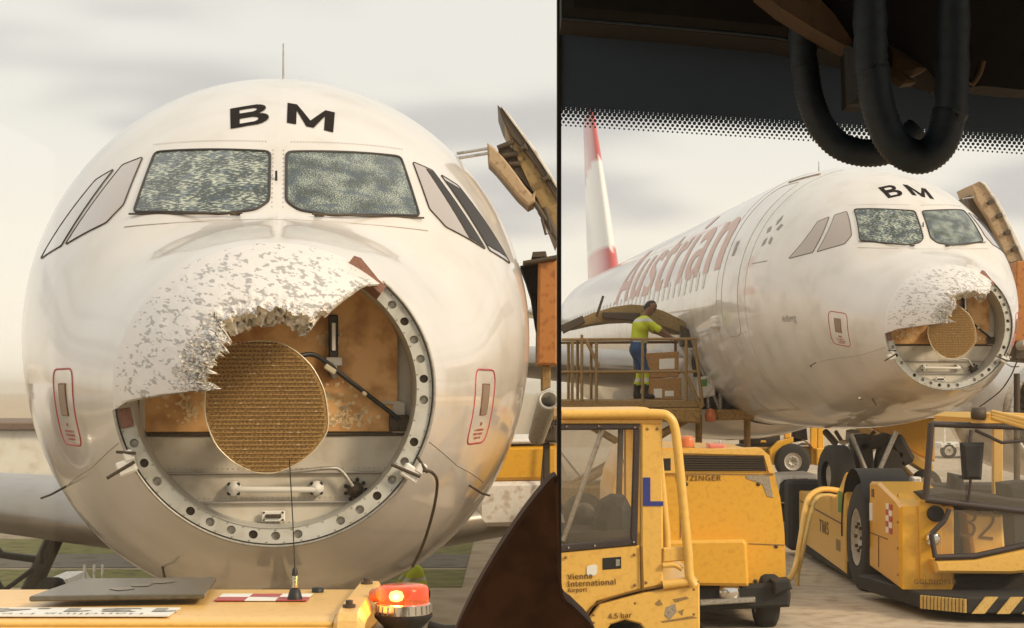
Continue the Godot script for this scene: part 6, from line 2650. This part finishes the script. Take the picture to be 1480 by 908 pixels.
	var tilt := Basis(Vector3(0, 0, 1), 0.05)
	var tx := 820.0
	for ln in [["Vienna", 833.0], ["International", 842.5], ["Airport", 853.5]]:
		var ps := letters(ln[0], 0.036, true)
		var wmax := 0.0
		for p in ps:
			wmax = maxf(wmax, p.x)
		var c := at(tx, ln[1], d) + Vector3(wmax, 0, 0.006)
		st = mb(false)
		for i in range(0, ps.size(), 3):
			tri(st, c + tilt * v3(ps[i], 0), c + tilt * v3(ps[i + 1], 0), c + tilt * v3(ps[i + 2], 0), Vector3(0, 0, 1))
		part("lettering", st, M["brown print"], r)
	print_flat("letter_l", "L", 0.172, M["blue print"], r, Transform3D(Basis(), at(944, 711, d - 0.013)), true, "Droid Sans", 1.25)
	print_flat("tyre_pressure", "4.5 bar", 0.034, M["brown print"], r, Transform3D(tilt, at(896, 890, d - 0.018)), true)
	# scrapes on the rear fender
	for q in [[[946, 872], [953, 866], [958, 874], [950, 876]], [[962, 878], [976, 872], [978, 884], [968, 896], [960, 890]], [[972, 866], [992, 862], [996, 865], [976, 871]], [[954, 898], [1000, 890], [1008, 893], [958, 900]], [[980, 884], [988, 880], [986, 890]]]:
		st = mb(false)
		prism(st, flat(q, d), -d + 0.010, -d + 0.0145, 0.0005)
		part("scrape", st, M["grey patch"] if q[0][0] == 962 else M["rail brown"], r)
	for x in [903]:
		for z in [0.12, deep - 0.1]:
			var c := at(x, 950, d)
			wheel(r, Vector3(c.x, 0.42, -d - z) - r.position, Vector3(0, 0, 1), 0.42, 0.22)
	st = mb(false)
	var fx := at(822, 0, d).x
	box(st, Vector3(fx + 0.1, 0.75, -d - deep * 0.5), Vector3(0.3, 0.5, deep - 0.2), 0.05)
	part("front_axle_box", st, M["dark hollow"], r)
	for z in [0.12, deep - 0.1]:
		wheel(r, Vector3(fx + 0.36, 0.42, -d - z) - r.position, Vector3(0, 0, 1), 0.42, 0.22)

# ---------------------------------------------------------------- yellow cowl in front, with its beacon
func build_front_cowl() -> void:
	var top := EYE - 0.534
	var r := thing("vehicle_cowl", "yellow vehicle cowl with lit red beacon in front of the left airliner", "vehicle", Vector3(-0.9, top - 0.5, -4.2))
	var st := mb(true)
	# cross section in (depth, height), swept along x: flat top rolling over into an upright face
	var prof := [[4.52, -0.60], [4.52, -0.03], [4.50, -0.008], [4.46, 0.0], [3.94, 0.0], [3.89, -0.006], [3.865, -0.022], [3.855, -0.05], [3.85, -0.6]]
	var rows := []
	for x in [-1.75, -1.2, -0.8, -0.42]:
		var row := PackedVector3Array()
		for p in prof:
			row.append(Vector3(x, top + p[1], -p[0]))
		rows.append(row)
	sheet(st, rows)
	var cowl := part("cowl", st, M["deck yellow"], r)
	st = mb(false)
	box(st, Vector3(-1.0, top - 0.3, -4.2), Vector3(1.1, 0.5, 0.5), 0.02)
	part("inner_frame", st, M["dark hollow"], r)
	# long edge fold
	st = mb(true)
	bar(st, Vector3(-1.75, top - 0.012, -3.877), Vector3(-0.42, top - 0.012, -3.877), 0.006, 8)
	part("fold_edge", st, M["pale yellow paint"], cowl)
	# end bracket with two bolts
	st = mb(true)
	rows = []
	for x in [-0.425, -0.405, -0.36, -0.345]:
		var row := PackedVector3Array()
		var up := 0.022 if x > -0.42 and x < -0.35 else -0.01
		for p in prof:
			row.append(Vector3(x, top + p[1] + up, -p[0] + (up * 0.6 if p[0] < 4.2 else -up * 0.3)))
		rows.append(row)
	sheet(st, rows, false, false)
	var br := part("end_bracket", st, M["deck yellow"], r)
	for z in [-4.40, -3.93]:
		st = mb(true)
		lathe(st, Vector3(-0.385, top + 0.02, z), Vector3(0, 1, 0), [[0, 0.016], [0.008, 0.016], [0.010, 0.009], [0.018, 0.009], [0.02, 0.0]], 12, false)
		part("bolt", st, M["mechanism"], br)
	# grey hatch plate lying on the deck
	st = mb(false)
	prism(st, plan_flip(PackedVector2Array([Vector2(-1.185, -4.075), Vector2(-0.765, -4.13), Vector2(-0.800, -4.49), Vector2(-1.16, -4.46)])), top + 0.016, top + 0.030, 0.003, plan_frame())
	var hatch := part("hatch_plate", st, M["hatch grey"], r)
	st = mb(false)
	for q in [[-0.96, -4.30], [-0.92, -4.38], [-0.99, -4.22]]:
		var c := Vector3(q[0], top + 0.0315, q[1])
		var pl := []
		for k in 8:
			pl.append(c + Vector3(cos(TAU * k / 8.0) * dice.randf_range(0.02, 0.05), 0, sin(TAU * k / 8.0) * dice.randf_range(0.02, 0.05)))
		for k in range(1, 7):
			tri(st, pl[0], pl[k], pl[k + 1], Vector3.UP)
	part("smear", st, M["hatch grey"].duplicate(), hatch)
	(hatch.get_child(0) as MeshInstance3D).material_override.albedo_color = lin(0.20, 0.17, 0.12)
	# sticker whose print faces the other way
	st = mb(false)
	box(st, Vector3(-1.12, top + 0.003, -3.985), Vector3(0.62, 0.003, 0.145), 0.0)
	var stick := part("sticker", st, M["white print"], r)
	var lie := Transform3D(Basis(Vector3(-1, 0, 0), Vector3(0, 0, 1), Vector3(0, 1, 0)), Vector3.ZERO)
	print_flat("sticker_number", "131.48", 0.066, M["grey print"], stick, Transform3D(lie.basis, Vector3(-1.08, top + 0.006, -4.005)), true, "Droid Sans", 2.2)
	print_flat("sticker_text", "Handling Freq", 0.030, M["grey print"], stick, Transform3D(lie.basis, Vector3(-1.06, top + 0.006, -3.942)), false, "Droid Sans", 2.0)
	# red and white chequered strip
	for k in 3:
		for i in 2:
			st = mb(false)
			box(st, Vector3(-0.715 + k * 0.078, top + 0.0035, -4.30 + i * 0.07), Vector3(0.078, 0.002, 0.068), 0.0)
			part("check", st, M["red print"] if (k + i) % 2 else M["white print"], r)
	# whip aerial
	var foot := Vector3(-0.552, top, -4.22)
	st = mb(true)
	lathe(st, foot, Vector3(0, 1, 0), [[0, 0.020], [0.008, 0.019], [0.03, 0.013], [0.036, 0.0]], 16)
	var aer := part("aerial_foot", st, M["black"], r)
	st = mb(true)
	lathe(st, foot, Vector3(0, 1, 0), [[0.034, 0.0095], [0.064, 0.0095], [0.064, 0.0]], 12, false)
	part("aerial_sleeve", st, M["chrome"], aer)
	st = mb(true)
	lathe(st, foot, Vector3(0, 1, 0), [[0.064, 0.008], [0.078, 0.007], [0.086, 0.003], [0.09, 0.0]], 12)
	tube(st, [foot + Vector3(0, 0.08, 0), foot + Vector3(-0.006, 0.22, 0), foot + Vector3(-0.014, 0.36, 0)], 0.0016, 6)
	part("aerial_whip", st, M["black"], aer)
	st = mb(true)
	lathe(st, Vector3(-0.515, top, -4.40), Vector3(0, 1, 0), [[0, 0.016], [0.012, 0.016], [0.014, 0.0]], 14)
	part("rubber_stop", st, M["black"], r)
	# beacon beside the bracket
	var bc := Vector3(-0.268, top - 0.085, -4.1)
	st = mb(true)
	lathe(st, bc, Vector3(0, 1, 0), [[0.0, 0.0], [0.0, 0.022], [0.022, 0.035], [0.05, 0.062], [0.062, 0.072], [0.070, 0.072]], 32)
	var base := part("beacon_base", st, M["dark rubber"], r)
	st = mb(true)
	lathe(st, bc, Vector3(0, 1, 0), [[0.070, 0.069], [0.094, 0.068], [0.096, 0.060]], 32, false)
	part("beacon_collar", st, M["chrome"], base)
	st = mb(false)
	for k in 24:
		var t := TAU * k / 24.0
		box(st, bc + Vector3(cos(t) * 0.0695, 0.082, sin(t) * 0.0695), Vector3(0.003, 0.02, 0.003), 0.0005)
	part("collar_rib", st, M["dull metal"], base)
	st = mb(true)
	lathe(st, bc, Vector3(0, 1, 0), [[0.096, 0.0625], [0.130, 0.062], [0.137, 0.058], [0.140, 0.050], [0.1405, 0.0]], 32)
	part("beacon_lens", st, M["red lens"], base)
	st = mb(true)
	lathe(st, bc + Vector3(-0.016, 0.100, 0.024), Vector3(0, 1, 0), [[0.0, 0.0], [0.004, 0.014], [0.014, 0.019], [0.025, 0.014], [0.029, 0.0]], 16)
	part("beacon_lamp", st, M["beacon glow"], base)
	var l := OmniLight3D.new()
	l.name = "beacon_light"
	l.light_color = Color(1.0, 0.62, 0.22)
	l.light_energy = 0.05
	l.light_size = 0.012
	l.omni_range = 20.0
	l.omni_attenuation = 2.0
	l.shadow_enabled = true
	add_child(l)
	l.position = bc + Vector3(-0.016, 0.114, 0.050)
	st = mb(true)
	tube(st, [bc + Vector3(-0.075, 0.11, -0.03), bc + Vector3(-0.055, 0.115, -0.01)], 0.018, 10)
	part("beacon_reflector", st, M["lamp orange"], base)
	st = mb(true)
	tube(st, [bc + Vector3(0, 0.012, 0), bc + Vector3(0, -0.4, 0)], 0.02, 10)
	part("beacon_post", st, M["dark rubber"], base)
	# dark grab arm running off to the right
	st = mb(true)
	tube(st, curve([Vector3(-0.205, top - 0.045, -4.1), Vector3(-0.17, top - 0.053, -4.09), Vector3(-0.12, top - 0.055, -4.07), Vector3(-0.04, top - 0.09, -4.0), Vector3(0.0, top - 0.4, -3.95)], 5), 0.011, 10)
	part("grab_arm", st, M["dark rubber"], r)
	st = mb(false)
	box(st, Vector3(-0.31, top - 0.20, -4.1), Vector3(0.10, 0.3, 0.30), 0.02)
	part("beacon_bracket", st, M["pale yellow paint"], r)
	# legs down to the ground
	for x in [-1.5, -0.6]:
		st = mb(false)
		box(st, Vector3(x, (top - 0.5 + LEFT_APRON) * 0.5, -4.2), Vector3(0.4, top - 0.5 - LEFT_APRON, 0.4), 0.03)
		part("chassis_leg", st, M["dark hollow"], r)

# ---------------------------------------------------------------- the cab we look out of
func build_cab() -> void:
	var d := 1.2
	var r := thing("windscreen", "bus windscreen with dotted black upper band and added thin black centre bar", "windscreen", Vector3(0, EYE - 0.4, -d))
	var st := mb(false)
	quad(st, at(811, -600, d), at(3600, -600, d), at(3600, 1500, d), at(811, 1500, d), Vector3(0, 0, 1))
	part("right_pane", st, M["clear glass"], r)
	# black band and its dots, fired onto the glass
	st = mb(false)
	prism(st, flat([[811, -560], [3590, -560], [3590, 320], [811, 149]], d), -d + 0.0008, -d + 0.0016, 0.0)
	part("black_band", st, M["frit"], r)
	st = mb(false)
	var rows := [[2.0, 4.05], [7.6, 3.55], [12.8, 3.15], [17.8, 2.75], [22.8, 2.35], [27.6, 1.95], [32.2, 1.5]]
	var tilt := atan2(320.0 - 149.0, 2779.0)
	var k_r := d / LENS
	for i in rows.size():
		for c in 396:
			var u := 811.0 + (c + (0.5 if i % 2 else 0.0)) * 7.0
			var w: float = 149.0 + (u - 811.0) * tan(tilt) + rows[i][0]
			var p := at(u, w, d) + Vector3(0, 0, 0.0012)
			var rad: float = rows[i][1] * k_r
			for s in 10:
				var a := TAU * s / 10.0
				var b := TAU * (s + 1) / 10.0
				tri(st, p, p + Vector3(cos(a), sin(a), 0) * rad, p + Vector3(cos(b), sin(b), 0) * rad, Vector3(0, 0, 1))
	part("printed_dots", st, M["frit"], r).set_meta("kind", "stuff")
	st = mb(false)
	quad(st, at(-1100, -600, d), at(804.8, -600, d), at(804.8, 1500, d), at(-1100, 1500, d), Vector3(0, 0, 1))
	part("left_pane", st, M["clear glass"], r)
	st = mb(false)
	prism(st, flat([[804.8, -560], [811.2, -560], [811.2, 1500], [804.8, 1500]], d), -d - 0.006, -d + 0.004, 0.0005)
	part("added_centre_bar", st, M["black"], r)  # invented thin bar dividing the two views

	# header above the band: roof lining, housing and tan trim
	var h := thing("cab_header", "dark cab header lining with tan trim above the windscreen's dotted band", "lining", Vector3(0.3, EYE + 0.3, -1.1))
	st = mb(true)
	slab(st, [[812, -640], [3500, -640], [3500, 150], [1480, 120], [1360, 110], [1250, 80], [1128, 55], [1000, 42], [812, 26]], 1.12, 0.06, 0.008)
	part("roof_lining", st, M["headliner"], h)
	st = mb(true)
	slab(st, [[-1000, -640], [808, -640], [808, -110], [-1000, -130]], 1.12, 0.06, 0.008)
	part("roof_lining", st, M["headliner"], h)
	for q in [[-1120, -980], [3440, 3600]]:
		st = mb(true)
		slab(st, [[q[0], -640], [q[1], -640], [q[1], 1500], [q[0], 1500]], 1.14, 0.10, 0.02)
		part("corner_post", st, M["headliner"], h)
	st = mb(true)
	tube(st, curve([at(812, 26, 1.115), at(1000, 42, 1.115), at(1128, 55, 1.115), at(1160, 66, 1.115)], 5), 0.0012, 6)
	part("lining_edge", st, M["hose"], h)
	st = mb(true)
	slab(st, [[1098, -14], [1168, -20], [1206, 20], [1232, 58], [1230, 68], [1218, 64], [1178, 42], [1130, 12]], 1.06, 0.03, 0.006)
	part("tan_trim", st, M["tan trim"], h)
	st = mb(true)
	slab(st, [[1284, 62], [1312, 78], [1342, 98], [1322, 108], [1314, 108], [1326, 118], [1308, 120], [1284, 100]], 1.06, 0.02, 0.003)
	part("tan_bracket", st, M["tan trim"], h)
	st = mb(true)
	slab(st, [[1176, -20], [2300, -20], [2280, 60], [2100, 110], [1480, 130], [1420, 124], [1390, 128], [1360, 124], [1340, 100], [1300, 72], [1284, 58], [1286, 150], [1230, 150], [1228, 70], [1236, 60]], 1.075, 0.03, 0.01)
	part("mirror_housing", st, M["headliner"], h)
	st = mb(true)
	slab(st, [[1228, 62], [1284, 56], [1287, 112], [1284, 146], [1232, 148]], 1.05, 0.025, 0.006)
	part("mounting_block", st, M["cab plastic"], h)
	# tape hanging on the right
	st = mb(true)
	tube(st, curve([at(1420, 88, 1.06), at(1414, 108, 1.06), at(1404, 122, 1.06)], 4), 0.0025, 6)
	part("clip", st, M["tan trim"], h)

	# two ribbed hoses hanging in loops
	var loops := [
		[[[1158, -330], [1160, 40], [1164, 100], [1171, 142], [1187, 182], [1213, 210], [1250, 221], [1290, 215], [1326, 188]], 20.0, 1.10, "black ribbed hose loop, the left one hanging under the header"],
		[[[1254, -330], [1258, 50], [1262, 105], [1269, 152], [1285, 197], [1309, 222], [1337, 226], [1360, 206], [1371, 168], [1376, 118], [1382, -330]], 24.5, 1.04, "black ribbed hose loop, the right one hanging lowest"]]
	for lp in loops:
		var o := thing("ribbed_hose", lp[3], "hose", at(lp[0][4][0], lp[0][4][1], lp[2]), "hoses hanging under the header")
		var pts := []
		for q in lp[0]:
			pts.append(at(q[0], q[1], lp[2]))
		pts = curve(pts, 14)
		var rad := []
		for i in pts.size():
			rad.append((lp[1] + (0.9 if i % 2 else -0.9)) * lp[2] / LENS)
		st = mb(true)
		tube(st, pts, rad, 16)
		part("hose", st, M["hose"], o)

	# dark bolster in the lower middle
	var b := thing("seat_bolster", "dark brown padded bolster rising in front of the centre bar", "padding", Vector3(0.01, EYE - 0.4, -0.9))
	st = mb(true)
	var soft_edge := PackedVector2Array()
	for q in curve([at(636, 980, 0.92), at(655, 920, 0.92), at(682, 862, 0.92), at(720, 796, 0.92), at(756, 742, 0.92), at(786, 704, 0.92), at(802, 689, 0.92), at(807, 700, 0.92), at(809, 780, 0.92), at(814, 858, 0.92), at(832, 880, 0.92), at(860, 912, 0.92), at(884, 980, 0.92)], 5):
		soft_edge.append(Vector2(q.x, q.y))
	prism(st, soft_edge, -0.97, -0.92, 0.002)
	part("padding", st, M["bolster"], b)
	# unseen cab roof and rear wall, added to shade the header
	var c := thing("cab_shade_shell", "unseen dark cab roof and rear wall added to shade the header", "roof", Vector3(0.5, EYE + 0.55, 0.0))
	st = mb(false)
	box(st, Vector3(0.28, EYE + 0.58, 0.1), Vector3(2.7, 0.05, 2.7), 0.01)
	part("roof_panel", st, M["headliner"], c)
	st = mb(false)
	box(st, Vector3(0.28, EYE - 0.1, 1.5), Vector3(2.7, 1.5, 0.05), 0.01)
	part("rear_wall", st, M["headliner"], c)
